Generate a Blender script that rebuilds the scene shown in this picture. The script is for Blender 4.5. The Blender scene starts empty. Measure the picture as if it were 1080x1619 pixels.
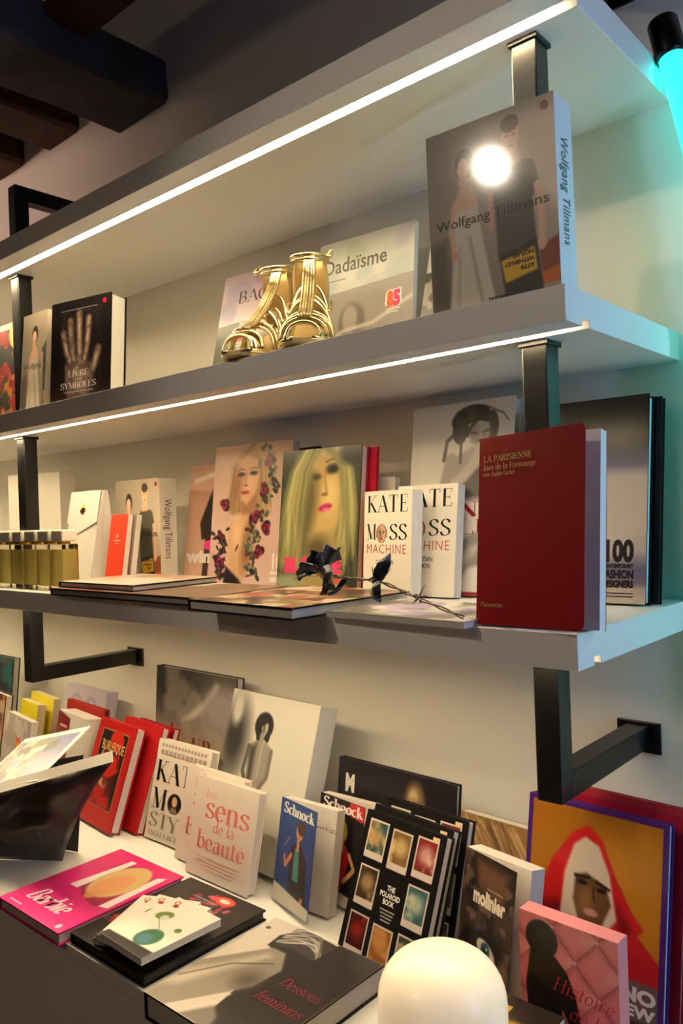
import bpy, math, random
import numpy as np
from mathutils import Matrix, Vector
R = math.radians
rng = np.random.default_rng(7)
scn = bpy.context.scene
COL = scn.collection

# ------------------------------------------------------------------ camera, light, exposure
cam_d = bpy.data.cameras.new('camera'); cam = bpy.data.objects.new('camera', cam_d); COL.objects.link(cam)
yaw_c, pit_c, rol_c, F_PX = 0.720858700, 0.00230239923, -0.0351585548, 1256.83
_f = Vector((-math.sin(yaw_c) * math.cos(pit_c), math.cos(yaw_c) * math.cos(pit_c), math.sin(pit_c)))
_r = Vector((math.cos(yaw_c), math.sin(yaw_c), 0)); _u = _r.cross(_f)
_c, _s = math.cos(rol_c), math.sin(rol_c)
_r2 = _c * _r + _s * _u; _u2 = -_s * _r + _c * _u
M = Matrix((_r2, _u2, -_f)).transposed().to_4x4(); M.translation = Vector((0.36693, -1.13398, 0.17387))
cam.matrix_world = M
cam_d.sensor_fit = 'VERTICAL'; cam_d.sensor_height = 36.0; cam_d.lens = F_PX / 1619 * 36.0
cam_d.clip_start = 0.02
scn.camera = cam
w = bpy.data.worlds.new('world'); scn.world = w; w.use_nodes = True
w.node_tree.nodes['Background'].inputs[0].default_value = (0.05, 0.04, 0.033, 1)
w.node_tree.nodes['Background'].inputs[1].default_value = 0.3
scn.view_settings.view_transform = 'Standard'; scn.view_settings.look = 'None'
scn.view_settings.gamma = 1; scn.view_settings.use_curve_mapping = False
scn.view_settings.exposure = 0.0
LED_E, TUBE_E, LILAC_E, LAMP_E = 76.0, 2.4, 34.0, 0.40

def light(name, kind, loc, energy, color, size=0.1, target=None, **kw):
    d = bpy.data.lights.new(name, kind); d.energy = energy; d.color = color
    if kind == 'AREA': d.size = size
    elif kind in ('POINT', 'SPOT'): d.shadow_soft_size = size
    for k, v in kw.items(): setattr(d, k, v)
    o = bpy.data.objects.new(name, d); COL.objects.link(o); o.location = loc
    if target is not None:
        o.rotation_euler = (Vector(target) - Vector(loc)).to_track_quat('-Z', 'Y').to_euler()
    return o
# ceiling downlight behind the camera: its mirror image is the white glare on the shrink-wrapped box
light('ceiling_spot', 'SPOT', (-0.93, -2.14, 1.33), 30, (1, 0.84, 0.64), 0.04, (-0.02, -0.3, 0.18), spot_size=R(44), spot_blend=0.7)
light('pink_room_light', 'SPOT', (-2.6, -1.5, 1.2), 55, (1, 0.66, 0.52), 0.1, (-2.0, 0, 1.0), spot_size=R(56), spot_blend=1.0)
light('warm_front_fill', 'AREA', (-0.6, -2.9, 1.55), 8, (1, 0.76, 0.52), 1.0, (-0.6, -2.6, -1.3))  # area fill added to warm the shelf fronts, not a known fitting

# ------------------------------------------------------------------ helpers
def lin(c):
    c = np.asarray(c, float) / 255.0
    return np.where(c <= 0.04045, c / 12.92, ((c + 0.055) / 1.055) ** 2.4)
MATS = {}
def mat(name, col=(200, 200, 200), rough=0.5, metal=0.0, coat=0.0, noise=0.0, nscale=40, bump=0.0, bscale=200, trans=0.0, ior=1.45, emit=None, estr=0.0, sheen=0.0, alpha=1.0):
    if name in MATS: return MATS[name]
    m = bpy.data.materials.new(name); m.use_nodes = True; nt = m.node_tree
    b = nt.nodes['Principled BSDF']; c = tuple(lin(col)) + (1,)
    b.inputs['Base Color'].default_value = c; b.inputs['Roughness'].default_value = rough
    b.inputs['Metallic'].default_value = metal; b.inputs['Coat Weight'].default_value = coat
    b.inputs['Transmission Weight'].default_value = trans; b.inputs['IOR'].default_value = ior
    b.inputs['Alpha'].default_value = alpha
    if emit is not None:
        b.inputs['Emission Color'].default_value = tuple(emit) + (1,); b.inputs['Emission Strength'].default_value = estr
    if noise or bump:
        tc = nt.nodes.new('ShaderNodeTexCoord')
    if noise:
        n = nt.nodes.new('ShaderNodeTexNoise'); n.inputs['Scale'].default_value = nscale; n.inputs['Detail'].default_value = 5
        nt.links.new(tc.outputs['Object'], n.inputs['Vector'])
        mx = nt.nodes.new('ShaderNodeMix'); mx.data_type = 'RGBA'
        mx.inputs['A'].default_value = tuple(np.clip(np.array(c[:3]) * (1 - noise), 0, 1)) + (1,)
        mx.inputs['B'].default_value = tuple(np.clip(np.array(c[:3]) * (1 + noise), 0, 1)) + (1,)
        nt.links.new(n.outputs['Fac'], mx.inputs['Factor']); nt.links.new(mx.outputs['Result'], b.inputs['Base Color'])
    if bump:
        n = nt.nodes.new('ShaderNodeTexNoise'); n.inputs['Scale'].default_value = bscale; n.inputs['Detail'].default_value = 4
        nt.links.new(tc.outputs['Object'], n.inputs['Vector'])
        bp = nt.nodes.new('ShaderNodeBump'); bp.inputs['Strength'].default_value = bump; bp.inputs['Distance'].default_value = 0.002
        nt.links.new(n.outputs['Fac'], bp.inputs['Height']); nt.links.new(bp.outputs['Normal'], b.inputs['Normal'])
    MATS[name] = m
    return m
def print_mat(name, rough, coat=0.0, bump=0.0, bscale=60):
    m = mat(name, (255, 255, 255), rough, coat=coat, bump=bump, bscale=bscale)
    nt = m.node_tree
    if not any(n.type == 'ATTRIBUTE' for n in nt.nodes):
        a = nt.nodes.new('ShaderNodeAttribute'); a.attribute_name = 'print'
        nt.links.new(a.outputs['Color'], nt.nodes['Principled BSDF'].inputs['Base Color'])
    return m
P_GLOSS = print_mat('printed_gloss_paper', 0.28)
P_SATIN = print_mat('printed_satin_paper', 0.45)
P_WRAP = print_mat('printed_card_in_shrink_wrap', 0.5, coat=0.9, bump=0.05, bscale=45)
P_WRAP.node_tree.nodes['Principled BSDF'].inputs['Coat Roughness'].default_value = 0.075
def pages(col=(226, 220, 208)):
    name = 'paper_edges_%d_%d_%d' % tuple(col)
    if name in MATS: return MATS[name]
    m = mat(name, col, 0.8); nt = m.node_tree; b = nt.nodes['Principled BSDF']
    tc = nt.nodes.new('ShaderNodeTexCoord'); mp = nt.nodes.new('ShaderNodeMapping'); mp.inputs['Scale'].default_value = (30, 2200, 30)
    n = nt.nodes.new('ShaderNodeTexNoise'); n.inputs['Scale'].default_value = 1.0
    mx = nt.nodes.new('ShaderNodeMix'); mx.data_type = 'RGBA'; c = lin(col)
    mx.inputs['A'].default_value = tuple(c * 0.72) + (1,); mx.inputs['B'].default_value = tuple(np.clip(c * 1.15, 0, 1)) + (1,)
    nt.links.new(tc.outputs['Object'], mp.inputs['Vector']); nt.links.new(mp.outputs['Vector'], n.inputs['Vector'])
    nt.links.new(n.outputs['Fac'], mx.inputs['Factor']); nt.links.new(mx.outputs['Result'], b.inputs['Base Color'])
    return m

def tag(o, label=None, cat=None, group=None, kind=None):
    if label: o['label'] = label
    if cat: o['category'] = cat
    if group: o['group'] = group
    if kind: o['kind'] = kind
    return o
def empty(name, loc=(0, 0, 0), rot=(0, 0, 0), label=None, cat=None, group=None):
    o = bpy.data.objects.new(name, None); COL.objects.link(o); o.location = loc; o.rotation_euler = rot
    o.empty_display_size = 0.02
    return tag(o, label, cat, group)
def link(name, me, m=None, parent=None):
    o = bpy.data.objects.new(name, me); COL.objects.link(o)
    if m is not None: me.materials.append(m)
    if parent is not None: o.parent = parent
    return o
class MB:
    def __init__(s): s.v = []; s.f = []
    def add(s, vs, fs):
        n = len(s.v); s.v += [tuple(v) for v in vs]; s.f += [tuple(i + n for i in f) for f in fs]; return s
    def box(s, x0, x1, y0, y1, z0, z1):
        return s.add([(x, y, z) for x in (x0, x1) for y in (y0, y1) for z in (z0, z1)],
                     [(0, 1, 3, 2), (4, 6, 7, 5), (0, 4, 5, 1), (2, 3, 7, 6), (0, 2, 6, 4), (1, 5, 7, 3)])
    def prism(s, poly, axis, a, b):
        n = len(poly)
        def pt(p, t): return {'x': (t, p[0], p[1]), 'y': (p[0], t, p[1]), 'z': (p[0], p[1], t)}[axis]
        vs = [pt(p, a) for p in poly] + [pt(p, b) for p in poly]
        fs = [tuple(range(n))[::-1], tuple(range(n, 2 * n))] + [(i, (i + 1) % n, n + (i + 1) % n, n + i) for i in range(n)]
        return s.add(vs, fs)
    def tube(s, pts, r, n=8, flat=1.0, cap=True):
        pts = [Vector(p) for p in pts]; rings = []
        rr = r if hasattr(r, '__len__') else [r] * len(pts)
        up = Vector((0.13, 0.27, 0.95))
        for i, p in enumerate(pts):
            t = (pts[min(i + 1, len(pts) - 1)] - pts[max(i - 1, 0)]).normalized()
            a = t.cross(up)
            if a.length < 1e-4: a = t.cross(Vector((1, 0, 0)))
            a.normalize(); b = a.cross(t)
            rings.append([p + (a * math.cos(2 * math.pi * k / n) + b * math.sin(2 * math.pi * k / n) * flat) * rr[i] for k in range(n)])
        vs = [q for g in rings for q in g]
        fs = [(i * n + k, i * n + (k + 1) % n, (i + 1) * n + (k + 1) % n, (i + 1) * n + k) for i in range(len(pts) - 1) for k in range(n)]
        if cap: fs += [tuple(range(n))[::-1], tuple(range(len(vs) - n, len(vs)))]
        return s.add(vs, fs)
    def lathe(s, prof, n=32, c=(0, 0)):
        vs = [(c[0] + r * math.cos(2 * math.pi * k / n), c[1] + r * math.sin(2 * math.pi * k / n), z) for r, z in prof for k in range(n)]
        fs = [(i * n + k, i * n + (k + 1) % n, (i + 1) * n + (k + 1) % n, (i + 1) * n + k) for i in range(len(prof) - 1) for k in range(n)]
        return s.add(vs, fs)
    def mesh(s, name, smooth=False):
        me = bpy.data.meshes.new(name); me.from_pydata(s.v, [], s.f); me.update()
        if smooth:
            for p in me.polygons: p.use_smooth = True
        return me
    def build(s, name, m, parent=None, smooth=False, bevel=0.0, loc=None):
        o = link(name, s.mesh(name, smooth), m, parent)
        if bevel:
            b = o.modifiers.new('bevel', 'BEVEL'); b.width = bevel; b.segments = 2; b.limit_method = 'ANGLE'
        if loc is not None: o.location = loc
        return o
def smooth_path(pts, k=6):
    P = [Vector(p) for p in pts]; out = []
    for i in range(len(P) - 1):
        p0, p1, p2, p3 = P[max(i - 1, 0)], P[i], P[i + 1], P[min(i + 2, len(P) - 1)]
        for j in range(k):
            t = j / k
            out.append(0.5 * ((2 * p1) + (p2 - p0) * t + (2 * p0 - 5 * p1 + 4 * p2 - p3) * t * t + (3 * p1 - p0 - 3 * p2 + p3) * t ** 3))
    out.append(P[-1]); return out

# ------------------------------------------------------------------ lettering: an own serif stroke font and the built-in sans
def arc(cx, cy, rx, ry, a0, a1, n=14):
    return [(cx + rx * math.cos(R(a0 + (a1 - a0) * i / n)), cy + ry * math.sin(R(a0 + (a1 - a0) * i / n))) for i in range(n + 1)]
_S = [(.58, .8), (.5, .95), (.34, 1), (.16, .92), (.1, .76), (.2, .6), (.36, .5), (.54, .38), (.6, .23), (.5, .06), (.32, 0), (.14, .05), (.07, .22)]
def stem(x, a=0, b=1): return ('S', [(x, a), (x, b)])
def t(*p): return ('t', list(p))
def S(*p): return ('S', list(p))
def ring(cx, cy, rx, ry): return ('S', arc(cx, cy, rx, ry, 90, 450, 24))
GL = {
 'A': (.78, [t((.05, 0), (.4, 1)), S((.38, 1), (.73, 0)), t((.17, .35), (.6, .35))], [(.05, 0), (.73, 0)]),
 'B': (.7, [stem(.15), S((.15, 1), (.33, 1), *arc(.35, .76, .2, .24, 90, -90), (.15, .52)), S((.15, .52), (.36, .52), *arc(.38, .26, .24, .26, 90, -90), (.15, 0))], []),
 'C': (.78, [('S', arc(.42, .5, .37, .5, 48, 312, 20))], []),
 'D': (.8, [stem(.15), S((.15, 1), (.32, 1), *arc(.34, .5, .38, .5, 90, -90, 18), (.15, 0))], []),
 'E': (.66, [stem(.15), t((.05, 1), (.58, 1)), t((.15, .51), (.46, .51)), t((.05, 0), (.6, 0)), t((.575, 1), (.575, .8)), t((.6, 0), (.6, .22)), t((.46, .4), (.46, .62))], []),
 'F': (.62, [stem(.15), t((.05, 1), (.58, 1)), t((.15, .51), (.46, .51)), t((.575, 1), (.575, .8)), t((.46, .4), (.46, .62))], [(.15, 0)]),
 'G': (.82, [('S', arc(.42, .5, .37, .5, 48, 320, 20)), S((.72, .42), (.72, .1))], [(.72, .42)]),
 'H': (.82, [stem(.15), stem(.67), t((.15, .52), (.67, .52))], [(.15, 0), (.15, 1), (.67, 0), (.67, 1)]),
 'I': (.34, [stem(.17)], [(.17, 0), (.17, 1)]),
 'J': (.46, [S((.3, 1), (.3, .2), *arc(.16, .2, .14, .2, 0, -120, 8))], [(.3, 1)]),
 'K': (.76, [stem(.15), t((.64, 1), (.16, .42)), S((.3, .56), (.68, 0))], [(.15, 0), (.15, 1), (.64, 1), (.68, 0)]),
 'L': (.62, [stem(.15), t((.05, 0), (.58, 0)), t((.575, 0), (.575, .24))], [(.15, 1)]),
 'M': (.96, [t((.13, 0), (.13, 1)), S((.13, 1), (.46, .03)), t((.46, .03), (.8, 1)), stem(.81)], [(.13, 0), (.81, 0), (.09, 1), (.84, 1)]),
 'N': (.8, [t((.13, 0), (.13, 1)), S((.13, 1), (.66, .02)), t((.66, 0), (.66, 1))], [(.13, 0), (.66, 1), (.09, 1)]),
 'O': (.84, [ring(.42, .5, .36, .5)], []),
 'P': (.66, [stem(.15), S((.15, 1), (.33, 1), *arc(.35, .74, .24, .26, 90, -90), (.15, .48))], [(.15, 0)]),
 'Q': (.84, [ring(.42, .5, .36, .5), S((.4, .1), (.75, -.2))], []),
 'R': (.74, [stem(.15), S((.15, 1), (.33, 1), *arc(.35, .75, .22, .25, 90, -90), (.15, .5)), S((.34, .5), (.68, 0))], [(.15, 0), (.68, 0)]),
 'S': (.68, [('S', _S)], []),
 'T': (.74, [stem(.37), t((.04, 1), (.7, 1)), t((.05, 1), (.05, .78)), t((.69, 1), (.69, .78))], [(.37, 0)]),
 'U': (.8, [S((.15, 1), (.15, .3), *arc(.4, .3, .25, .3, 180, 360, 12)), t((.65, .3), (.65, 1))], [(.15, 1), (.65, 1)]),
 'V': (.76, [S((.04, 1), (.38, 0)), t((.38, 0), (.72, 1))], [(.04, 1), (.72, 1)]),
 'W': (1.05, [S((.04, 1), (.3, 0)), t((.3, 0), (.52, .9)), S((.5, .95), (.76, 0)), t((.76, 0), (1.0, 1))], [(.04, 1), (1., 1)]),
 'Y': (.74, [S((.04, 1), (.37, .46)), t((.7, 1), (.37, .46)), stem(.37, 0, .46)], [(.04, 1), (.7, 1), (.37, 0)]),
 'a': (.56, [ring(.25, .18, .17, .18), S((.1, .5), *arc(.27, .45, .16, .17, 140, 0, 8), (.43, 0), (.5, 0))], []),
 'b': (.58, [stem(.12), ring(.31, .31, .2, .31)], [(.09, 1)]),
 'c': (.5, [('S', arc(.28, .31, .21, .31, 48, 312))], []),
 'd': (.6, [ring(.27, .31, .2, .31), stem(.46)], [(.43, 1), (.49, 0)]),
 'e': (.53, [t((.08, .34), (.47, .34)), ('S', arc(.27, .31, .2, .31, 6, 318, 16))], []),
 'f': (.38, [S((.17, 0), (.17, .8), *arc(.31, .8, .14, .2, 180, 50, 8)), t((.04, .62), (.35, .62))], [(.17, 0)]),
 'g': (.58, [ring(.27, .33, .2, .28), S((.46, .6), (.46, -.1), *arc(.26, -.1, .2, .2, 0, -150, 10))], []),
 'h': (.62, [stem(.12), S((.12, .42), *arc(.31, .42, .18, .2, 170, 0, 10), (.49, 0))], [(.12, 0), (.49, 0), (.09, 1)]),
 'i': (.28, [stem(.14, 0, .62), S((.14, .8), (.14, .92))], [(.14, 0), (.11, .62)]),
 'k': (.58, [stem(.12), t((.46, .62), (.13, .27)), S((.24, .38), (.52, 0))], [(.12, 0), (.52, 0)]),
 'l': (.26, [stem(.13)], [(.13, 0), (.1, 1)]),
 'm': (.92, [stem(.12, 0, .62), S((.12, .42), *arc(.29, .42, .16, .2, 170, 0, 10), (.45, 0)), S((.45, .42), *arc(.62, .42, .16, .2, 170, 0, 10), (.78, 0))], [(.12, 0), (.45, 0), (.78, 0)]),
 'n': (.62, [stem(.12, 0, .62), S((.12, .42), *arc(.31, .42, .18, .2, 170, 0, 10), (.49, 0))], [(.12, 0), (.49, 0)]),
 'o': (.56, [ring(.28, .31, .21, .31)], []),
 'p': (.58, [stem(.12, -.3, .62), ring(.31, .31, .2, .31)], [(.12, -.3)]),
 'q': (.58, [stem(.46, -.3, .62), ring(.27, .31, .2, .31)], []),
 'r': (.44, [stem(.12, 0, .62), S((.12, .42), *arc(.27, .44, .15, .18, 170, 40, 8))], [(.12, 0)]),
 's': (.46, [('S', [(x * .72, y * .62) for x, y in _S])], []),
 't': (.38, [S((.17, .84), (.17, .12), *arc(.28, .12, .11, .12, 180, 300, 8)), t((.03, .62), (.34, .62))], []),
 'u': (.62, [S((.12, .62), (.12, .18), *arc(.29, .18, .17, .18, 180, 350, 10)), stem(.48, 0, .62)], [(.51, 0)]),
 'v': (.54, [S((.03, .62), (.27, 0)), t((.27, 0), (.5, .62))], [(.03, .62), (.5, .62)]),
 ' ': (.32, [], []), '.': (.2, [S((.08, 0), (.08, .1))], []), '_': (.84, [], [])}
GL['é'] = (GL['e'][0], GL['e'][1] + [t((.22, .74), (.38, .94))], [])
def serif_text(txt, thick=.15, thin=.035, slant=0.0, track=.04, ser=.1):
    """-> (verts2d, faces, width) with cap height 1"""
    V, Fc = [], []; x0 = 0.0
    nib = (math.cos(R(14)), math.sin(R(14)))
    def quadstrip(pts, ws):
        n = len(pts); base = len(V)
        for i, (x, y) in enumerate(pts):
            a = pts[max(i - 1, 0)]; b = pts[min(i + 1, n - 1)]
            dx, dy = b[0] - a[0], b[1] - a[1]; L = math.hypot(dx, dy) or 1
            nx, ny = -dy / L, dx / L; wd = ws[i] / 2
            for sgn in (1, -1):
                px, py = x + nx * wd * sgn, y + ny * wd * sgn
                V.append((x0 + px + slant * py, py))
        for i in range(n - 1):
            Fc.append((base + 2 * i, base + 2 * i + 1, base + 2 * i + 3, base + 2 * i + 2))
    for ch in txt:
        wd, strokes, sers = GL.get(ch, GL[' '])
        for kind, pts in strokes:
            n = len(pts); ws = []
            for i in range(n):
                a = pts[max(i - 1, 0)]; b = pts[min(i + 1, n - 1)]
                dx, dy = b[0] - a[0], b[1] - a[1]; L = math.hypot(dx, dy) or 1
                c = abs(dx / L * nib[1] - dy / L * nib[0])
                ws.append(thin if kind == 't' else thin + (thick - thin) * c ** 1.8)
            quadstrip(pts, ws)
        for sx, sy in sers:
            quadstrip([(sx - ser - thick * .3, sy), (sx + ser + thick * .3, sy)], [thin, thin])
        x0 += wd + track
    return V, Fc, x0 - track
_sans_cache = {}
def sans_text(txt, bold=0.0, slant=0.0, space=1.0):
    key = (txt, bold, slant, space)
    if key not in _sans_cache:
        cu = bpy.data.curves.new('tmp', 'FONT'); cu.body = txt; cu.size = 1.0; cu.offset = bold; cu.shear = slant
        cu.space_character = space; cu.resolution_u = 3
        o = bpy.data.objects.new('tmp', cu); COL.objects.link(o)
        me = o.to_mesh()
        V = [(v.co.x / .72, v.co.y / .72) for v in me.vertices]; Fc = [tuple(p.vertices) for p in me.polygons]
        o.to_mesh_clear(); bpy.data.objects.remove(o); bpy.data.curves.remove(cu)
        wd = max((v[0] for v in V), default=0)
        _sans_cache[key] = (V, Fc, wd)
    return _sans_cache[key]

class Letters:
    """flat print on a panel of w x h metres; x from the left edge, y from the TOP edge, both as fractions"""
    def __init__(s, w, h): s.w, s.h = w, h; s.items = []; s.layer = 0; s.dx = 0.0
    def put(s, V, Fc, col):
        z = s.layer; s.layer += 1
        if V: s.items.append(([(x, y, z) for x, y in V], list(Fc), col))
    def text(s, txt, x, y, size, col, font='sans', width=None, align='l', rot=0.0, bold=0.0, slant=0.0, cond=1.0, thick=.15, thin=.035, track=.04, space=1.0, ser=.1):
        """size: cap height as a fraction of h; (x, y): baseline start; width: forces the run to this fraction of w"""
        V, Fc, wd = serif_text(txt, thick, thin, slant, track, ser) if font == 'serif' else sans_text(txt, bold, slant, space)
        sy = size * s.h; sx = sy * cond
        if width is not None: sx = width * s.w / max(wd, 1e-6)
        off = {'l': 0, 'c': -.5, 'r': -1}[align] * wd * sx
        ca, sa = math.cos(rot), math.sin(rot); ox, oy = x * s.w, s.h - y * s.h
        s.put([(ox + (a * sx + off) * ca - b * sy * sa, oy + (a * sx + off) * sa + b * sy * ca) for a, b in V], Fc, col)
    def poly(s, pts, col): s.put([(x * s.w, s.h - y * s.h) for x, y in pts], [tuple(range(len(pts)))[::-1]], col)
    def rect(s, x0, y0, x1, y1, col): s.poly([(x0, y0), (x1, y0), (x1, y1), (x0, y1)], col)
    def ell(s, cx, cy, rx, ry, col, n=24): s.poly([(cx + rx * math.cos(2 * math.pi * i / n), cy + ry * math.sin(2 * math.pi * i / n)) for i in range(n)], col)
    def frame(s, x0, y0, x1, y1, tx, ty, col, bx=None):
        bx = ty if bx is None else bx
        o = [(x0, y0), (x1, y0), (x1, y1), (x0, y1)]; q = [(x0 + tx, y0 + ty), (x1 - tx, y0 + ty), (x1 - tx, y1 - bx), (x0 + tx, y1 - bx)]
        s.put([(x * s.w, s.h - y * s.h) for x, y in o + q], [(k, k + 4, (k + 1) % 4 + 4, (k + 1) % 4) for k in range(4)], col)
    def build(s, name, m, parent, y=-0.0006):
        out = []
        for vs, fs, col in s.items:
            me = bpy.data.meshes.new(name)
            me.from_pydata([(a - s.dx, y - 0.00006 * z, b) for a, b, z in vs], [], fs); me.update()
            at = me.attributes.new('print', 'FLOAT_COLOR', 'POINT')
            at.data.foreach_set('color', np.tile(np.array(tuple(lin(col)) + (1.0,), np.float32), len(vs)))
            out.append(link(name, me, m, parent))
        return out

class Canvas:
    """a colour print held on a fine grid of points; u to the right, v DOWN, 0..1"""
    def __init__(s, w, h, step=0.0017, base=(200, 200, 200)):
        s.w, s.h = w, h; s.nx = max(8, int(w / step)) + 1; s.ny = max(8, int(h / step)) + 1
        s.U, s.Vv = np.meshgrid(np.linspace(0, 1, s.nx), np.linspace(0, 1, s.ny))
        s.a = np.zeros((s.ny, s.nx, 3)) + np.array(base, float)
    def blend(s, m, col): m = np.clip(m, 0, 1)[..., None]; s.a = s.a * (1 - m) + np.array(col, float) * m
    def vgrad(s, stops):
        ks = [k for k, _ in stops]; cs = np.array([c for _, c in stops], float)
        for i in range(3): s.a[..., i] = np.interp(s.Vv, ks, cs[:, i])
    def hmul(s, a, b): s.a *= (a + (b - a) * s.U)[..., None]
    def ell(s, cx, cy, rx, ry, col, soft=.12, rot=0.0, al=1.0):
        asp = s.h / s.w; x = (s.U - cx); y = (s.Vv - cy) * asp; c, q = math.cos(R(rot)), math.sin(R(rot))
        xr = (x * c + y * q) / rx; yr = (-x * q + y * c) / (ry * asp)
        s.blend((1 + soft / 2 - np.sqrt(xr * xr + yr * yr)) / soft * al, col)
    def poly(s, pts, col, soft=.012, al=1.0):
        asp = s.h / s.w; P = [(x, y * asp) for x, y in pts]; X, Y = s.U, s.Vv * asp
        ins = np.zeros(X.shape, bool); d = np.full(X.shape, 9.0)
        for (x1, y1), (x2, y2) in zip(P, P[1:] + P[:1]):
            ins ^= ((y1 > Y) != (y2 > Y)) & (X < (x2 - x1) * (Y - y1) / (y2 - y1 + 1e-12) + x1)
            tt = np.clip(((X - x1) * (x2 - x1) + (Y - y1) * (y2 - y1)) / ((x2 - x1) ** 2 + (y2 - y1) ** 2 + 1e-12), 0, 1)
            d = np.minimum(d, np.hypot(X - x1 - tt * (x2 - x1), Y - y1 - tt * (y2 - y1)))
        s.blend((np.where(ins, d, -d) / soft + .5) * al, col)
    def line(s, pts, wd, col, soft=.01, al=1.0):
        asp = s.h / s.w; X, Y = s.U, s.Vv * asp; d = np.full(X.shape, 9.0)
        for (x1, y1), (x2, y2) in zip(pts, pts[1:]):
            y1 *= asp; y2 *= asp
            tt = np.clip(((X - x1) * (x2 - x1) + (Y - y1) * (y2 - y1)) / ((x2 - x1) ** 2 + (y2 - y1) ** 2 + 1e-12), 0, 1)
            d = np.minimum(d, np.hypot(X - x1 - tt * (x2 - x1), Y - y1 - tt * (y2 - y1)))
        s.blend(((wd / 2 - d) / soft + .5) * al, col)
    def noise(s, scale, seed=0, octv=3):
        g = np.random.default_rng(seed); out = np.zeros(s.U.shape); amp = 1.0; tot = 0
        for o in range(octv):
            k = scale * 2 ** o; n = int(k) + 3; m_ = int(k * s.h / s.w) + 3; G = g.random((m_, n))
            x = s.U * k; y = s.Vv * k * s.h / s.w; xi = x.astype(int); yi = y.astype(int); fx = x - xi; fy = y - yi
            fx = fx * fx * (3 - 2 * fx); fy = fy * fy * (3 - 2 * fy)
            out += amp * ((G[yi, xi] * (1 - fx) + G[yi, xi + 1] * fx) * (1 - fy) + (G[yi + 1, xi] * (1 - fx) + G[yi + 1, xi + 1] * fx) * fy)
            tot += amp; amp *= .5
        return out / tot
    def blotch(s, scale, seed, lo, hi, col, al=1.0, mask=None):
        n = s.noise(scale, seed); m = np.clip((n - lo) / (hi - lo), 0, 1) * al
        s.blend(m if mask is None else m * mask, col)
    def face(s, cx, cy, r, skin, hair, lips=(170, 70, 70), turn=0.0, hairlen=1.6, hw=1.3):
        a = s.w / s.h; ry = r * a * 1.35; sh = [k * .62 for k in skin]
        s.ell(cx - turn * r * .3, cy - ry * .12, r * hw, ry * 1.18, hair, .15)
        s.ell(cx - r * .95 - turn * r * .3, cy + ry * (hairlen - 1) * .6, r * .5, ry * hairlen * .7, hair, .25)
        s.ell(cx + r * .95 - turn * r * .3, cy + ry * (hairlen - 1) * .6, r * .5, ry * hairlen * .7, hair, .25)
        s.poly([(cx - r * .4, cy + ry * .5), (cx + r * .4, cy + ry * .5), (cx + r * .6, cy + ry * 1.6), (cx - r * .6, cy + ry * 1.6)], sh, .03)
        s.ell(cx, cy, r * .85, ry, skin, .12)
        s.ell(cx - turn * r * .55 - r * .35, cy + ry * .1, r * .35, ry * .75, sh, .9, al=.5)
        tx = turn * r * .3
        for sg in (-1, 1):
            s.ell(cx + tx + sg * r * .36, cy - ry * .1, r * .2, ry * .075, (40, 28, 24), .5)
            s.line([(cx + tx + sg * r * .2, cy - ry * .26), (cx + tx + sg * r * .56, cy - ry * .25)], r * .09, [k * .4 for k in hair], .01)
        s.line([(cx + tx + r * .05, cy - ry * .1), (cx + tx + r * .12, cy + ry * .3)], r * .1, sh, .02, .6)
        s.ell(cx + tx, cy + ry * .34, r * .14, ry * .05, sh, .6)
        s.ell(cx + tx, cy + ry * .56, r * .28, ry * .1, lips, .4)
    def build(s, name, m, parent, y=-0.0003):
        me = bpy.data.meshes.new(name); nx, ny = s.nx, s.ny
        co = np.zeros((ny, nx, 3), np.float32); co[..., 0] = s.U * s.w; co[..., 1] = y; co[..., 2] = (1 - s.Vv) * s.h
        nv = nx * ny; me.vertices.add(nv); me.vertices.foreach_set('co', co.ravel())
        i, j = np.meshgrid(np.arange(ny - 1), np.arange(nx - 1), indexing='ij'); b = (i * nx + j).ravel()
        q = np.stack([b, b + nx, b + nx + 1, b + 1], 1).astype(np.int32); nq = len(q)
        me.loops.add(nq * 4); me.loops.foreach_set('vertex_index', q.ravel())
        me.polygons.add(nq); me.polygons.foreach_set('loop_start', np.arange(0, nq * 4, 4, dtype=np.int32))
        me.update(calc_edges=True); me.validate()
        at = me.attributes.new('print', 'FLOAT_COLOR', 'POINT')
        c = np.ones((ny, nx, 4), np.float32); c[..., :3] = lin(np.clip(s.a, 0, 255)); at.data.foreach_set('color', c.ravel())
        return link(name, me, m, parent)

# ------------------------------------------------------------------ the setting
ZB, ZC, ZD = 0.4072, 0.0388, -0.46
T_SH, DEP = 0.0388, 0.35
m_wall = mat('cream_painted_wall', (236, 230, 218), 0.75, noise=.03, nscale=3, bump=.12, bscale=160)
m_ceil = mat('dark_ceiling_plaster', (92, 84, 84), 0.85, noise=.1, nscale=6)
m_room = mat('warm_grey_room_paint', (150, 135, 122), 0.85, noise=.05, nscale=2)
m_shelf = mat('white_shelf_laminate', (232, 230, 226), 0.42, noise=.015, nscale=8)
m_black = mat('black_powder_coated_steel', (11, 11, 12), 0.3, noise=.2, nscale=120, bump=.1, bscale=500)
def struct(name, mb, m): return tag(mb.build(name, m), kind='structure')
struct('wall_shelf_side', MB().box(-4.2, 2.4, 0, .12, -1.35, 1.75), m_wall)
struct('wall_left', MB().box(-4.32, -4.2, -4.1, .12, -1.35, 1.75), m_room)
struct('wall_right', MB().box(2.4, 2.52, -4.1, .12, -1.35, 1.75), m_room)
struct('wall_behind', MB().box(-4.32, 2.52, -4.2, -4.1, -1.35, 1.75), m_room)
struct('floor', MB().box(-4.32, 2.52, -4.2, .12, -1.45, -1.35), mat('brown_wood_floor', (96, 72, 52), .5, noise=.2, nscale=5))
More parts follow.
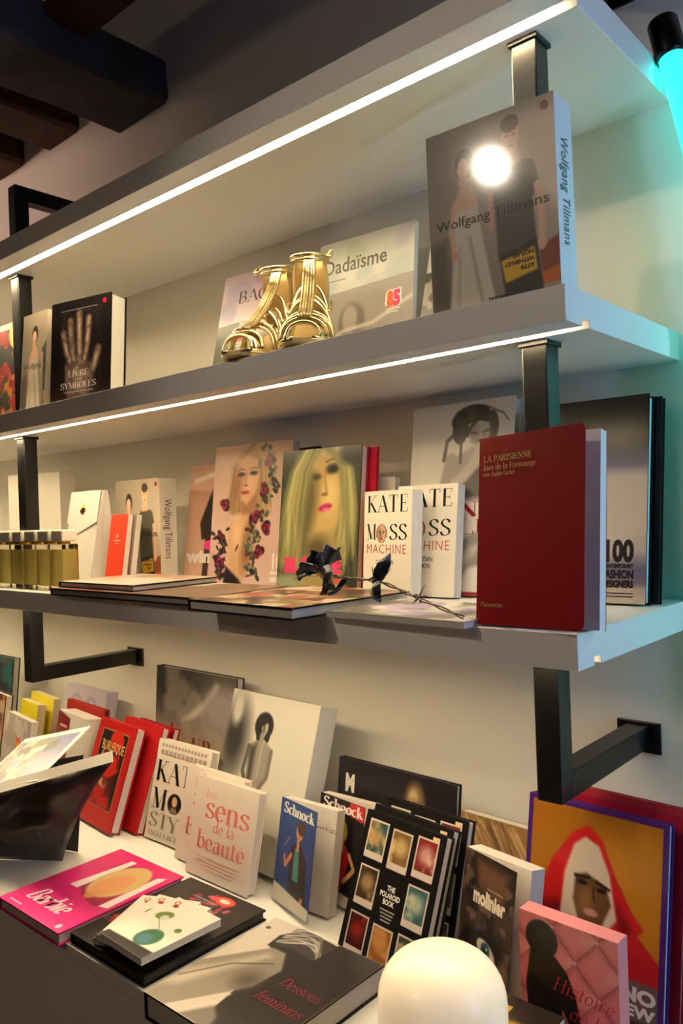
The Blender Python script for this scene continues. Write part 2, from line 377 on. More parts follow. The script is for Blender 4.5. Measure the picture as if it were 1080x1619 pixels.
struct('ceiling', MB().box(-4.32, 2.52, -4.2, .12, 1.62, 1.75), m_ceil)

# ceiling beams
m_beam = mat('dark_painted_timber', (62, 62, 70), 0.7, noise=.5, nscale=25, bump=.6, bscale=30)
m_wood = mat('old_brown_timber', (78, 50, 36), 0.75, noise=.5, nscale=30, bump=.7, bscale=40)
def beam(name, x0, x1, y0, y1, z0, z1, m, label, seed):
    g = np.random.default_rng(seed); mb = MB(); n = 14
    along_x = (x1 - x0) > (y1 - y0); L0, L1 = (x0, x1) if along_x else (y0, y1); c0, c1 = (y0, y1) if along_x else (x0, x1)
    rings = []
    for i in range(n + 1):
        a = L0 + (L1 - L0) * i / n; j = g.uniform(-.005, .005, 8) * (1 if along_x else 1); e = .012
        pts = [(c0 + e, z0 + j[0]), (c1 - e, z0 + j[1]), (c1 + j[2], z0 + e), (c1 + j[3], z1 - e), (c1 - e, z1), (c0 + e, z1), (c0 + j[4], z1 - e), (c0 + j[5], z0 + e)]
        rings.append([(a, p, q) if along_x else (p, a, q) for p, q in pts])
    vs = [p for r_ in rings for p in r_]
    fs = [(i * 8 + k, i * 8 + (k + 1) % 8, (i + 1) * 8 + (k + 1) % 8, (i + 1) * 8 + k) for i in range(n) for k in range(8)]
    fs += [tuple(range(8))[::-1], tuple(range(len(vs) - 8, len(vs)))]
    return tag(mb.add(vs, fs).build(name, m), label, 'beam', 'ceiling beams')
beam('ceiling_beam', -1.326, -1.117, -2.6, -.001, 1.135, 1.24, m_beam, 'thick dark painted ceiling beam running into the wall above the shelves', 1)
beam('ceiling_beam', -1.66, -1.50, -2.6, -.001, 1.20, 1.33, m_wood, 'brown timber ceiling beam just left of the thick dark beam', 2)
beam('ceiling_beam', -1.96, -1.79, -2.6, -.001, 1.207, 1.36, m_wood, 'leftmost rough brown timber ceiling beam', 3)
beam('ceiling_joist', -1.115, 1.2, -.30, -.20, 1.195, 1.32, m_wood, 'dark timber joist crossing against the side of the thick beam', 4)

# shelves with a routed groove and LED strip
def led_mat():
    m = mat('warm_white_led_strip', (255, 240, 210), .5, emit=(1.0, 0.78, 0.46), estr=LED_E); return m
SH_X0 = -2.7
def shelf(zb, label):
    e = empty('wall_shelf', (0, 0, zb), label=label, cat='shelf', group='white wall shelves')
    prof = [(-DEP, 0), (-.309, 0), (-.309, .009), (-.292, .009), (-.292, 0), (0, 0), (0, T_SH), (-DEP, T_SH)]
    MB().prism(prof, 'x', SH_X0, 0).build('board', m_shelf, e, bevel=.0008)
    MB().box(SH_X0, -.03, -.3075, -.2935, .0055, .0088).build('led_strip', led_mat(), e)
    return e
shelf(0.725, 'topmost of the three long white wall shelves with lit groove')
shelf(0.3684, 'middle white wall shelf, carrying the gold sandals')
shelf(0.0, 'lowest of the three long white wall shelves, carrying the red book')

def bracket(xc, label):
    e = empty('shelf_bracket', (xc, -.265, -.1735), label=label, cat='bracket', group='black steel shelf brackets')
    h = .016; z0 = -.1735
    zt = .924
    segs = [(z0, 0.0), (T_SH, .3684), (ZB, .725), (.725 + T_SH, zt)]
    for a, b in segs: MB().box(-h, h, -h, h, a - z0, b - z0).build('post', m_black, e, bevel=.002)
    for zz in (.3684, .725):
        MB().box(-h - .003, h + .003, -h - .003, h + .003, zz - z0 - .006, zz - z0 - .0002).build('collar', m_black, e, bevel=.001)
    for za in (0.0, zt - z0 - .032):
        MB().box(-h, h, h, .259, za, za + .032).build('arm', m_black, e, bevel=.002)
        pl = MB().box(-.031, .031, .2595, .2648, za - .008, za + .036).build('wall_plate', m_black, e, bevel=.001)
        for sx in (-1, 1):
            MB().lathe([(0, 0), (.004, 0), (.004, .003), (0, .003)], 10).build('bolt', m_black, pl).matrix_local = Matrix.Translation((sx * .024, .2595, za + .014)) @ Matrix.Rotation(R(90), 4, 'X')
    return e
bracket(-.074, 'black square steel shelf bracket at the right end of the shelves')
bracket(-1.32, 'black square steel shelf bracket near the left edge of the picture')

# counter
def counter():
    e = empty('display_counter', (0, 0, -1.35), label='white display counter below the shelves, covered with books', cat='counter')
    MB().box(-2.7, .7, -.50, -.004, 0, .87).build('carcass', m_shelf, e)
    MB().box(-2.72, .72, -.52, -.002, .87, .89).build('worktop', m_shelf, e, bevel=.001)
    xs = [-2.7, -1.88, -1.035, -.19, .7]
    for a, b in zip(xs, xs[1:]):
        MB().box(a + .0015, b - .0015, -.518, -.5005, .06, .866).build('door_panel', m_shelf, e, bevel=.001)
    MB().box(-2.7, .7, -.49, -.47, 0, .06).build('plinth', m_black, e)
counter()

# cyan light tube at the right of the shelves
def tube():
    a = Vector((0.020, -.050, .757)); d = Vector((.215, -.03, -1.0)).normalized()
    e = empty('neon_tube', a, label='glowing cyan light tube with black end cap at the right edge', cat='light tube')
    e.rotation_euler = d.to_track_quat('Z', 'Y').to_euler()
    MB().lathe([(0, 0), (.0165, 0), (.0165, 1.146), (0, 1.146)], 24).build('glow_tube', mat('cyan_neon_tube', (120, 255, 245), .4, emit=(.02, .92, .84), estr=TUBE_E), e, True)
    MB().lathe([(0, -.055), (.0175, -.055), (.0195, -.052), (.0195, -.004), (.0185, -.001), (0, -.001)], 24).build('end_cap', m_black, e, True)
    MB().lathe([(0, 1.147), (.0195, 1.147), (.0195, 1.19), (0, 1.19)], 24).build('end_cap', m_black, e, True)
tube()
def lilac_fill():  # lamp added out of view to throw bluish light on the shelf ends
    e = empty('added_lilac_lamp', (.92, -.40, -1.35), label='added out-of-view lilac tube lamp that tints the shelf ends, right of the shelves', cat='lamp')
    MB().lathe([(0, 0), (.12, 0), (.12, .015), (.02, .025), (.02, 1.13), (0, 1.13)], 32).build('stand', m_black, e)
    MB().lathe([(0, 1.131), (.02, 1.131), (.02, 2.2), (0, 2.2)], 24).build('glow_tube', mat('lilac_fill_tube', (190, 200, 255), .4, emit=(.46, .60, 1.0), estr=LILAC_E), e, True)
    MB().lathe([(0, 2.201), (.022, 2.201), (.022, 2.24), (0, 2.24)], 24).build('end_cap', m_black, e)
lilac_fill()

# ------------------------------------------------------------------ books
def book(name, label, pos, size, kind='hard', cover=(240, 240, 240), page=(226, 220, 208), art=None, pm=None, step=.0017, flap=0, cat='book',
         group=None, cover_rough=.35, rounded=0.0, side=None, page_art=None, spine=None, back=None, crop=None):
    x, y, z0, yaw, tilt = pos; w_, h_, d_ = size; pm = pm or P_GLOSS
    e = empty(name, (x, y, z0 + max(0, d_ * math.sin(R(tilt)))), (-R(tilt), 0, R(yaw)), label, cat, group)
    cm = mat('cover_%d_%d_%d' % tuple(cover), cover, cover_rough)
    cm.node_tree.nodes['Principled BSDF'].inputs['Specular IOR Level'].default_value = 0.22
    if kind == 'box':
        front = MB().box(0, w_, 0, d_, 0, h_).build('case', cm, e, bevel=.0008)
    else:
        bt, o = (.0024, .003) if kind == 'hard' else (.0006, 0.0004)
        sp = mat('cover_%d_%d_%d' % tuple(spine), spine, cover_rough) if spine else cm
        bk = mat('cover_%d_%d_%d' % tuple(back), back, cover_rough) if back else cm
        MB().box(bt + .0002, w_ - o, bt + .0002, d_ - bt - .0002, o, h_ - o).build('page_block', pages(page), e)
        MB().box(0, w_, d_ - bt, d_, 0, h_).build('back_cover', bk, e)
        MB().box(0, bt, bt, d_ - bt, 0, h_).build('spine', sp, e)
        if rounded:
            r = rounded
            pl = [(0, 0)] + [(w_ - r + r * math.cos(a), r + r * math.sin(a)) for a in np.linspace(-math.pi / 2, 0, 7)] + \
                 [(w_ - r + r * math.cos(a), h_ - r + r * math.sin(a)) for a in np.linspace(0, math.pi / 2, 7)] + [(0, h_)]
            fm = MB().prism(pl, 'y', 0, bt)
        else: fm = MB().box(0, w_, 0, bt, 0, h_)
        front = fm.build('front_cover', cm, e)
        if flap: front.rotation_euler = (0, 0, -R(flap))
    if art:
        C = Canvas(w_, h_, step); L = Letters(w_, h_)
        if crop:        # the cover shows the part u0..u1 of a wider design
            U0 = C.U.copy(); C.U = crop[0] + (crop[1] - crop[0]) * C.U; C.w = L.w = w_ / (crop[1] - crop[0]); L.dx = crop[0] * L.w
        usec = art(C, L)
        if crop:
            C.U = U0; C.w = w_; kept = []
            for vs, fs, col in L.items:      # print ends at the cover's edge
                fs = [f for f in fs if all(L.dx <= vs[i][0] <= L.dx + w_ for i in f)]; used = sorted({i for f in fs for i in f}); ix = {o_: n_ for n_, o_ in enumerate(used)}
                if fs: kept.append(([vs[i] for i in used], [tuple(ix[i] for i in f) for f in fs], col))
            L.items = kept
        if usec is not False: C.build('cover_print', pm, front)
        L.build('cover_lettering', pm, front)
    if page_art:
        L = Letters(w_ - .004, h_ - .004); page_art(L)
        for o_ in L.build('page_lettering', P_SATIN, e, y=-.0002): o_.location = (.002, bt + .0002, .002)
    if side:
        L = Letters(d_, h_); side(L)
        for o_ in L.build('side_lettering', P_SATIN, front if kind == 'box' else e): o_.location = (w_, 0, 0); o_.rotation_euler = (0, 0, R(90))
    return e

K = (22, 20, 20); WH = (240, 236, 228)
def art_couple(C, L):
    C.vgrad([(0, (150, 138, 122)), (.5, (168, 156, 140)), (1, (140, 128, 112))]); C.hmul(.8, 1.08)
    C.poly([(0, .62), (.14, .6), (.16, 1), (0, 1)], (92, 84, 74), .08)
    C.ell(.31, .215, .075, .085, (52, 38, 32)); C.ell(.3, .24, .05, .06, (206, 164, 138)); C.ell(.3, .31, .04, .04, (200, 156, 130))
    C.poly([(.2, .42), (.27, .34), (.36, .34), (.41, .43), (.4, .62), (.22, .62)], (204, 168, 144), .03)
    C.poly([(.21, .47), (.4, .45), (.44, .66), (.52, 1), (.15, 1), (.19, .7)], (196, 188, 170), .02)
    C.line([(.33, .62), (.42, 1)], .02, (150, 142, 126), .03); C.line([(.25, .66), (.22, 1)], .015, (165, 156, 140), .03)
    C.line([(.21, .44), (.18, .56), (.2, .68)], .035, (205, 160, 135)); C.ell(.2, .7, .028, .024, (200, 142, 116))
    C.poly([(.86, .78), (.93, .74), (1, .72), (1, .95), (.88, .95)], (128, 62, 40), .02); C.poly([(.84, .9), (1, .87), (1, .95), (.85, .96)], (190, 96, 40), .015)
    C.poly([(.55, .74), (.84, .7), (.88, 1), (.6, 1)], (46, 42, 40), .015)
    C.poly([(.49, .38), (.6, .29), (.72, .28), (.84, .31), (.88, .45), (.82, .5), (.84, .7), (.7, .74), (.55, .76), (.54, .5)], (74, 74, 62), .02)
    C.line([(.86, .44), (.885, .6), (.88, .7)], .05, (208, 170, 144)); C.ell(.88, .74, .03, .04, (205, 165, 140))
    C.line([(.51, .42), (.5, .6)], .04, (190, 150, 125))
    C.poly([(.62, .2), (.73, .2), (.75, .3), (.6, .31)], (204, 160, 132), .02); C.ell(.675, .15, .068, .09, (212, 170, 142)); C.ell(.675, .085, .07, .045, (60, 48, 38))
    for s_ in (-1, 1): C.ell(.675 + s_ * .026, .145, .014, .006, (60, 40, 34), .6)
    C.ell(.675, .2, .02, .006, (150, 90, 80), .6)
    C.poly([(.57, .79), (.82, .75), (.84, .87), (.6, .91)], (206, 164, 42), .012)
    C.a *= 1.2
    L.text('Wolfgang', .06, .545, .055, (48, 44, 42), width=.44); L.text('Tillmans', .52, .545, .055, (48, 44, 42), width=.42)
    for i, (tx, yy) in enumerate((('6778', .86), ('WITHERLEY', .825), ('HQ/LAD', .79))): L.text(tx, .815, yy - .028, .022, (30, 26, 20), rot=math.pi - R(-3), width=[.1, .22, .16][i], bold=.02)
    L.ell(.93, .055, .028, .022, (140, 24, 30)); L.text('TASCHEN', .46, .985, .02, (30, 28, 26), width=.16, bold=.02)
def side_couple(L):
    V, Fc, wd = sans_text('Wolfgang Tillmans', 0, 0, 1.05); run = .56 * L.h; k = run / wd; cap = .42 * L.w
    L.put([(.3 * L.w + b * cap, .8 * L.h - a * k) for a, b in V], Fc, (74, 74, 78))
book('boxed_photo_book', 'shrink-wrapped photo book with a couple on its cover, front right of the middle shelf', (-.174, -.338, ZB, 2.2, -1.0), (.162, .212, .045), 'box',
     (226, 226, 228), art=art_couple, pm=P_WRAP, side=side_couple)

def sticker85(L, x, y, s):
    L.text('85', x, y, s * 1.04, (245, 240, 235), width=.155, bold=.12); L.text('8', x + .01, y - .004, s, (238, 96, 40), width=.06, bold=.07); L.text('5', x + .07, y - .004, s, (232, 60, 110), width=.07, bold=.07)
    L.rect(x, y + .02, x + .14, y + .027, (225, 222, 215)); L.rect(x + .01, y + .04, x + .12, y + .047, (225, 222, 215))
def art_bacon(C, L):
    C.vgrad([(0, (206, 188, 200)), (1, (214, 204, 206))])
    for i, (cx, cy, rx, ry, c) in enumerate([(.2, .2, .16, .1, (184, 170, 196)), (.55, .12, .2, .07, (190, 150, 172)), (.8, .25, .18, .12, (196, 174, 206)), (.1, .4, .12, .08, (176, 168, 190)), (.5, .38, .24, .07, (214, 182, 196)), (.85, .05, .1, .08, (168, 160, 182))]): C.ell(cx, cy * .8, rx, ry, c, .5, rot=20 * i)
    C.poly([(0, .44), (.26, .42), (.26, 1), (0, 1)], (92, 96, 88), .01); C.poly([(.26, .42), (1, .4), (1, 1), (.26, 1)], (168, 164, 154), .01); C.ell(.6, .7, .2, .14, (120, 116, 108), .4)
    L.text('BACON', .2, .26, .1, (74, 62, 60), 'serif', width=.62, thick=.12, thin=.04); L.ell(.78, .08, .02, .016, (140, 24, 40)); sticker85(L, .2, .58, .095)
book('softcover_art_book', 'lilac patterned softcover art book leaning behind the left gold sandal', (-.827, -.152, ZB, 7.8, 15.3), (.21, .249, .012), 'soft', (210, 196, 206), art=art_bacon, group='art softcovers behind the sandals')
def art_dada(C, L):
    C.vgrad([(0, (204, 206, 196)), (.56, (198, 202, 190)), (1, (190, 190, 180))])
    for i, (cx, cy, rx, ry) in enumerate([(.12, .3, .1, .1), (.4, .12, .12, .08), (.62, .42, .14, .08), (.85, .3, .1, .12), (.25, .5, .12, .06), (.9, .08, .12, .06), (.5, .27, .1, .05)]): C.ell(cx, cy, rx, ry, [(176, 186, 184), (184, 192, 168), (190, 186, 194)][i % 3], .6, rot=25 * i)
    C.poly([(0, .4), (1, .36), (1, 1), (0, 1)], (154, 148, 140), .008); C.ell(.38, .62, .14, .14, (110, 102, 96), .3); C.ell(.36, .6, .08, .1, (160, 150, 140), .4)
    C.line([(0, .76), (.3, .68), (.6, .66), (1, .52)], .03, (215, 208, 196), .03); C.line([(.5, .9), (.62, .7), (.8, .75)], .02, (208, 202, 190), .03)
    C.line([(0, .4), (1, .36)], .006, (120, 114, 108))
    L.text('Dadaïsme', .05, .24, .11, (52, 50, 46), width=.68, bold=.012); L.rect(.06, .29, .3, .298, (120, 118, 110)); sticker85(L, .74, .57, .1)
book('softcover_art_book', 'pale green softcover art book with silver band, leaning behind the right gold sandal', (-.575, -.120, ZB, 4.4, 7.3), (.196, .241, .012), 'soft', (204, 206, 198), art=art_dada, group='art softcovers behind the sandals')
def art_third(C, L):
    C.vgrad([(0, (205, 200, 190)), (.35, (205, 200, 190)), (.36, (60, 56, 52)), (1, (70, 64, 58))]); C.ell(.1, .7, .2, .2, (30, 28, 26), .5); C.blotch(6, 5, .55, .62, (190, 184, 170), .6, (C.Vv > .4))
book('softcover_art_book', 'softcover art book mostly hidden behind the big shrink-wrapped box', (-.367, -.112, ZB, 2.1, 17), (.196, .238, .012), 'soft', (205, 200, 190), art=art_third, group='art softcovers behind the sandals')

def art_symbols(C, L):
    C.vgrad([(0, (22, 18, 22)), (.8, (26, 20, 22)), (1, (72, 46, 36))])
    hc = (170, 146, 132); hd = (116, 94, 84)
    for pts, wd in (([(.36, .62), (.27, .48), (.21, .3)], .075), ([(.41, .6), (.35, .38), (.33, .2)], .085), ([(.5, .6), (.485, .36), (.48, .14)], .085), ([(.57, .62), (.62, .4), (.64, .2)], .08), ([(.62, .78), (.74, .64), (.8, .5)], .09)):
        C.line(pts, wd + .02, hd, .03); C.line(pts, wd * .55, hc, .03)
        for a, b in zip(pts, pts[1:]): C.line([a, ((a[0] + b[0]) / 2, (a[1] + b[1]) / 2)], wd * .25, (206, 186, 170), .02, .7)
    C.poly([(.24, .6), (.68, .6), (.74, .72), (.66, .92), (.5, .98), (.34, .96), (.26, .85)], hd, .05); C.ell(.48, .74, .17, .16, hc, .6, al=.7); C.blotch(14, 3, .45, .65, (60, 48, 44), .5, (C.Vv > .1) * (abs(C.U - .5) < .35))
    L.rect(.17, .09, .78, .096, (150, 140, 134))
    L.text('Le', .47, .655, .025, (226, 220, 214), 'serif', align='c'); L.text('LIVRE', .48, .725, .055, (234, 228, 222), 'serif', width=.34, align='c', thick=.18); L.text('DES', .48, .765, .022, (226, 220, 214), 'serif', width=.12, align='c')
    L.text('SYMBOLES', .48, .835, .055, (234, 228, 222), 'serif', width=.6, align='c', thick=.18); L.rect(.24, .865, .74, .872, (200, 192, 184)); L.ell(.9, .065, .03, .023, (190, 20, 30))
book('thick_black_book', 'thick black book with a skeletal hand on its cover', (-1.156, -.297, ZB, 12, 4), (.168, .218, .042), 'hard', (20, 17, 19), (232, 228, 220), art_symbols)
book('boxed_photo_book', 'photo book with a woman in a long pale dress, partly hidden by the hand book', (-1.297, -.292, ZB, 2, 5), (.098, .222, .020), 'box', (206, 196, 180), art=art_couple, crop=(0, .6))
def art_collage(C, L):
    C.vgrad([(0, (70, 40, 34)), (1, (60, 36, 40))])
    for i, c in enumerate([(180, 70, 40), (60, 50, 90), (200, 120, 60), (40, 60, 50), (150, 40, 50)]): C.blotch(5, 20 + i, .52, .6, c, .9)
    C.poly([(0, 0), (1, 0), (1, .06), (0, .06)], (200, 190, 170), .02)
    C.ell(.66, .12, .2, .15, (226, 196, 110), .08)
book('collage_book', 'dark collage-covered book with a big yellow disc, at the left edge of the middle shelf', (-1.56, -.235, ZB, 2, 3), (.19, .25, .02), 'hard', (54, 34, 34), art=art_collage)

# --- lowest shelf
def art_red(C, L):
    g = (206, 176, 120)
    L.text('LA PARISIENNE', .05, .135, .032, g, 'serif', width=.48, thick=.2, thin=.08); L.text('Ines de la Fressange', .05, .178, .03, g, 'serif', width=.52, thick=.18, thin=.08)
    L.text('avec Sophie Gachet', .05, .212, .022, g, 'serif', width=.32, thick=.18, thin=.09); L.text('Flammarion', .05, .905, .022, (196, 160, 110), 'serif', width=.22, thick=.18, thin=.09)
    return False
book('red_flexible_book', 'dark red rounded-corner book standing ajar at the front right of the lowest shelf', (-.127, -.343, ZC, 4.5, 7.0), (.144, .217, .020), 'soft', (146, 8, 22), (232, 230, 228), art_red, flap=14, rounded=.008, cover_rough=.5)
def art_fashion(C, L):
    C.vgrad([(0, (14, 13, 15)), (.2, (16, 15, 18)), (.31, (86, 84, 110)), (.4, (172, 160, 148)), (.65, (190, 178, 162)), (.75, (196, 186, 172)), (.84, (104, 100, 128)), (.9, (120, 112, 126)), (.93, (184, 168, 150)), (1, (190, 180, 166))])
    C.poly([(0, 0), (.72, 0), (.74, .12), (.7, .3), (.62, .45), (.55, .62), (.4, .7), (.2, 1), (0, 1)], (16, 15, 17), .04)
    C.poly([(.2, 1), (.46, .72), (.5, 1)], (188, 176, 160), .03)
    L.text('100', .745, .8, .1, (24, 22, 24), width=.185, bold=.05); L.text('CONTEMPORARY', .745, .833, .02, (24, 22, 24), width=.185, bold=.05); L.text('FASHION', .745, .882, .04, (24, 22, 24), width=.185, bold=.05); L.text('DESIGNERS', .745, .924, .032, (24, 22, 24), width=.185, bold=.05)
    L.rect(.63, .95, .93, .955, (60, 56, 54)); L.rect(.63, .965, .93, .97, (60, 56, 54))
book('fashion_volume', 'tall black and grey hardback lettered 100, at the right end of the lowest shelf', (-.2045, -.105, ZC, 1.3, 9.2), (.183, .283, .02), 'hard', (20, 19, 22), (200, 220, 222), art_fashion, crop=(.204, 1))
book('fashion_volume', 'second volume tucked behind the tall hardback lettered 100', (-.2, -.082, ZC, 1.3, 9.2), (.187, .281, .014), 'hard', (16, 16, 18), (200, 220, 222), None)
def art_nicole(C, L):
    C.vgrad([(0, (206, 202, 194)), (.42, (222, 216, 204)), (1, (232, 226, 216))])
    sk = (158, 150, 140); dk = (28, 25, 24); C.U = C.U + .13
    C.poly([(.45, .3), (.62, .24), (.9, .26), (1, .4), (1, .52), (.55, .52), (.48, .45)], sk, .02); C.poly([(.52, .4), (.7, .34), (.95, .36), (1, .46), (.96, .5), (.55, .5)], (96, 92, 86), .02)
    C.ell(.6, .09, .15, .07, dk, .1, rot=-10); C.ell(.52, .15, .06, .07, dk, .15); C.ell(.76, .14, .05, .08, dk, .15); C.blotch(16, 44, .45, .6, (74, 68, 64), .6, (C.Vv < .16) * (C.Vv > .03) * (C.U > .48) * (C.U < .76) * 1.0); C.line([(.76, .2), (.8, .28)], .014, dk, .01, .8); C.line([(.7, .03), (.84, .08), (.88, .12)], .008, dk); C.line([(.5, .15), (.42, .2), (.4, .3)], .025, dk); C.line([(.53, .2), (.53, .32)], .02, dk)
    C.poly([(.58, .12), (.66, .105), (.74, .12), (.75, .18), (.72, .225), (.67, .245), (.61, .215)], (168, 160, 150), .012); C.ell(.63, .17, .04, .05, (120, 112, 104), .8, al=.7)
    C.line([(.6, .165), (.65, .172)], .012, dk); C.line([(.7, .165), (.74, .16)], .012, dk); C.line([(.69, .17), (.71, .195)], .01, (110, 102, 96)); C.ell(.68, .21, .03, .007, (80, 70, 66), .5); C.line([(.66, .09), (.6, .14), (.58, .18)], .02, dk)
    C.line([(.46, .3), (.42, .43), (.46, .46)], .09, sk, .02); C.line([(.46, .46), (.6, .36), (.68, .28)], .075, (190, 182, 172), .02); C.ell(.7, .25, .07, .03, (196, 188, 178), .2)
    C.line([(.68, .28), (.75, .3)], .03, (190, 182, 172), .02)
    C.poly([(.55, .72), (.9, .6), (1, .62), (1, .8), (.62, .86), (.5, .985), (.33, .985), (.42, .85)], (150, 144, 136), .03); C.poly([(.6, .76), (.8, .7), (.6, .84), (.46, .97), (.4, .97)], (196, 190, 180), .03, .8)
    C.U = C.U - .13
    C.poly([(0, .982), (1, .982), (1, 1), (0, 1)], (150, 20, 26), .006)
    L.text('NIC', .4, .6, .075, (150, 26, 30), 'serif', width=.38, thick=.2); L.text('LU', .4, .69, .075, (140, 28, 32), 'serif', width=.3, thick=.2)
book('white_fashion_book', 'tall white book with a dark-haired woman in black and white, behind the right bracket post', (-.414, -.095, ZC, -.5, 8.0), (.190, .305, .022), 'hard', (226, 222, 214), art=art_nicole, crop=(0, .79))
def art_machine(C, L):
    C.a[:] = (236, 228, 212)
    C.face(.385, .405, .1, (206, 166, 140), (150, 110, 84), hairlen=.8, hw=1.0)
    m = ((C.U - .385) / .115) ** 2 + ((C.Vv - .405) / .088) ** 2; C.blend((m - 1) * 12, (236, 228, 212))
    L.text('KATE', .07, .2, .155, K, 'serif', width=.86, thick=.16, thin=.03, track=.1); L.text('M', .07, .46, .145, K, 'serif', width=.2, thick=.16, thin=.03); L.text('SS', .55, .46, .145, K, 'serif', width=.37, thick=.16, thin=.03)
    L.text('MACHINE', .06, .59, .09, (190, 70, 44), width=.84, bold=-.012, space=1.12); L.text('CHRISTIAN', .46, .69, .042, (50, 46, 44), width=.36, align='c', bold=.01); L.text('SALMON', .46, .75, .042, (50, 46, 44), width=.28, align='c', bold=.01)
book('cream_paperback', 'front of the two identical cream paperbacks with big black capitals', (-.458, -.150, ZC, -9.2, 4.3), (.109, .168, .023), 'soft', (234, 226, 212), (238, 230, 216), art_machine, step=.0013, group='twin cream paperbacks')
book('cream_paperback', 'cream paperback with big black capitals, standing nearest the tall white book', (-.413, -.128, ZC, 0, 8), (.114, .175, .02), 'soft', (234, 226, 212), (238, 230, 216), art_machine, step=.0013, group='twin cream paperbacks')
def art_jeanne(C, L):
    C.a[:] = (232, 224, 208); L.text('Jeanne', .12, .2, .08, (90, 82, 60), 'serif', width=.55); L.rect(.1, .07, .6, .078, (120, 110, 96))
book('slim_cream_book', 'slim cream book peeping out above the twin cream paperbacks', (-.535, -.09, ZC, 0, 6), (.09, .194, .014), 'soft', (230, 222, 206), art=art_jeanne)
def art_blonde(C, L):
    C.vgrad([(0, (52, 54, 40)), (.5, (76, 76, 52)), (1, (92, 88, 64))]); C.blotch(3, 4, .4, .7, (40, 46, 36), .8)
    C.poly([(.2, .04), (.5, -.02), (.72, .02), (.9, .2), (.96, .5), (.86, .8), (.7, .7), (.2, .9), (.02, .8), (.06, .3)], (132, 126, 78), .09)
    C.poly([(.34, .08), (.52, .02), (.7, .1), (.78, .3), (.77, .5), (.68, .63), (.56, .69), (.42, .62), (.33, .42)], (186, 158, 100), .07)
    C.ell(.37, .4, .11, .3, (96, 86, 54), .9, rot=8, al=.85); C.ell(.64, .34, .09, .12, (212, 184, 124), .9, al=.8); C.ell(.5, .1, .14, .05, (176, 150, 96), .8)
    C.ell(.66, .15, .085, .035, (44, 38, 32), .8, rot=-6, al=.95); C.ell(.67, .155, .035, .016, (20, 18, 18), .6); C.ell(.46, .2, .06, .022, (60, 52, 38), .9, al=.8); C.line([(.57, .1), (.66, .08), (.76, .11)], .016, (84, 70, 46), .02)
    C.line([(.56, .17), (.58, .27), (.6, .315)], .022, (146, 120, 74), .04); C.ell(.57, .325, .04, .013, (120, 92, 58), .7)
    C.ell(.585, .415, .085, .026, (188, 60, 100), .4, rot=-14); C.line([(.51, .425), (.66, .405)], .012, (110, 26, 56), .01); C.ell(.6, .43, .05, .012, (220, 110, 140), .6)
    C.poly([(.4, .6), (.72, .56), (.76, .8), (.92, 1), (.26, 1)], (166, 146, 94), .06); C.ell(.5, .7, .16, .09, (92, 80, 54), .9, rot=-12, al=.85)
    g = np.random.default_rng(8)
    for k in range(70):
        left = k % 2; q = g.random(); c = [(186, 178, 118), (112, 106, 64), (88, 100, 72), (156, 148, 94), (206, 196, 140)][k % 5]
        x1 = .02 + .34 * q + g.normal(0, .02) if left else .97 - .2 * q + g.normal(0, .02); x0 = .5 - .22 * (1 - q) if left else .6 + .16 * (1 - q); x2 = x1 + g.normal(0, .06)
        C.line([(x0, -.02), ((x0 + x1) / 2 + (-.05 if left else .05), .16), (x1, .4), (x2, .62 + .3 * g.random())], .008 + .016 * g.random(), c, .03, .3 + .3 * g.random())
    C.ell(.88, .05, .14, .08, (44, 46, 36), .7); C.ell(.12, .97, .22, .09, (150, 158, 128), .5)
    L.text('BLONDE', .1, .86, .1, (238, 62, 116), width=.72, bold=.05); L.rect(.7, .9, .84, .93, (200, 90, 84)); L.rect(.1, .885, .5, .897, (150, 140, 110))
book('blonde_portrait_book', 'olive portrait book of a blonde woman with pink lettering and red back board', (-.649, -.160, ZC, 2.7, 7.5), (.177, .249, .02), 'hard', (70, 70, 52), (214, 190, 180), art_blonde, back=(150, 24, 44))
book('red_slipcase', 'red slipcase board right behind the blonde portrait book', (-.64, -.138, ZC, 2.7, 7.5), (.182, .247, .008), 'hard', (160, 20, 44), art=None)
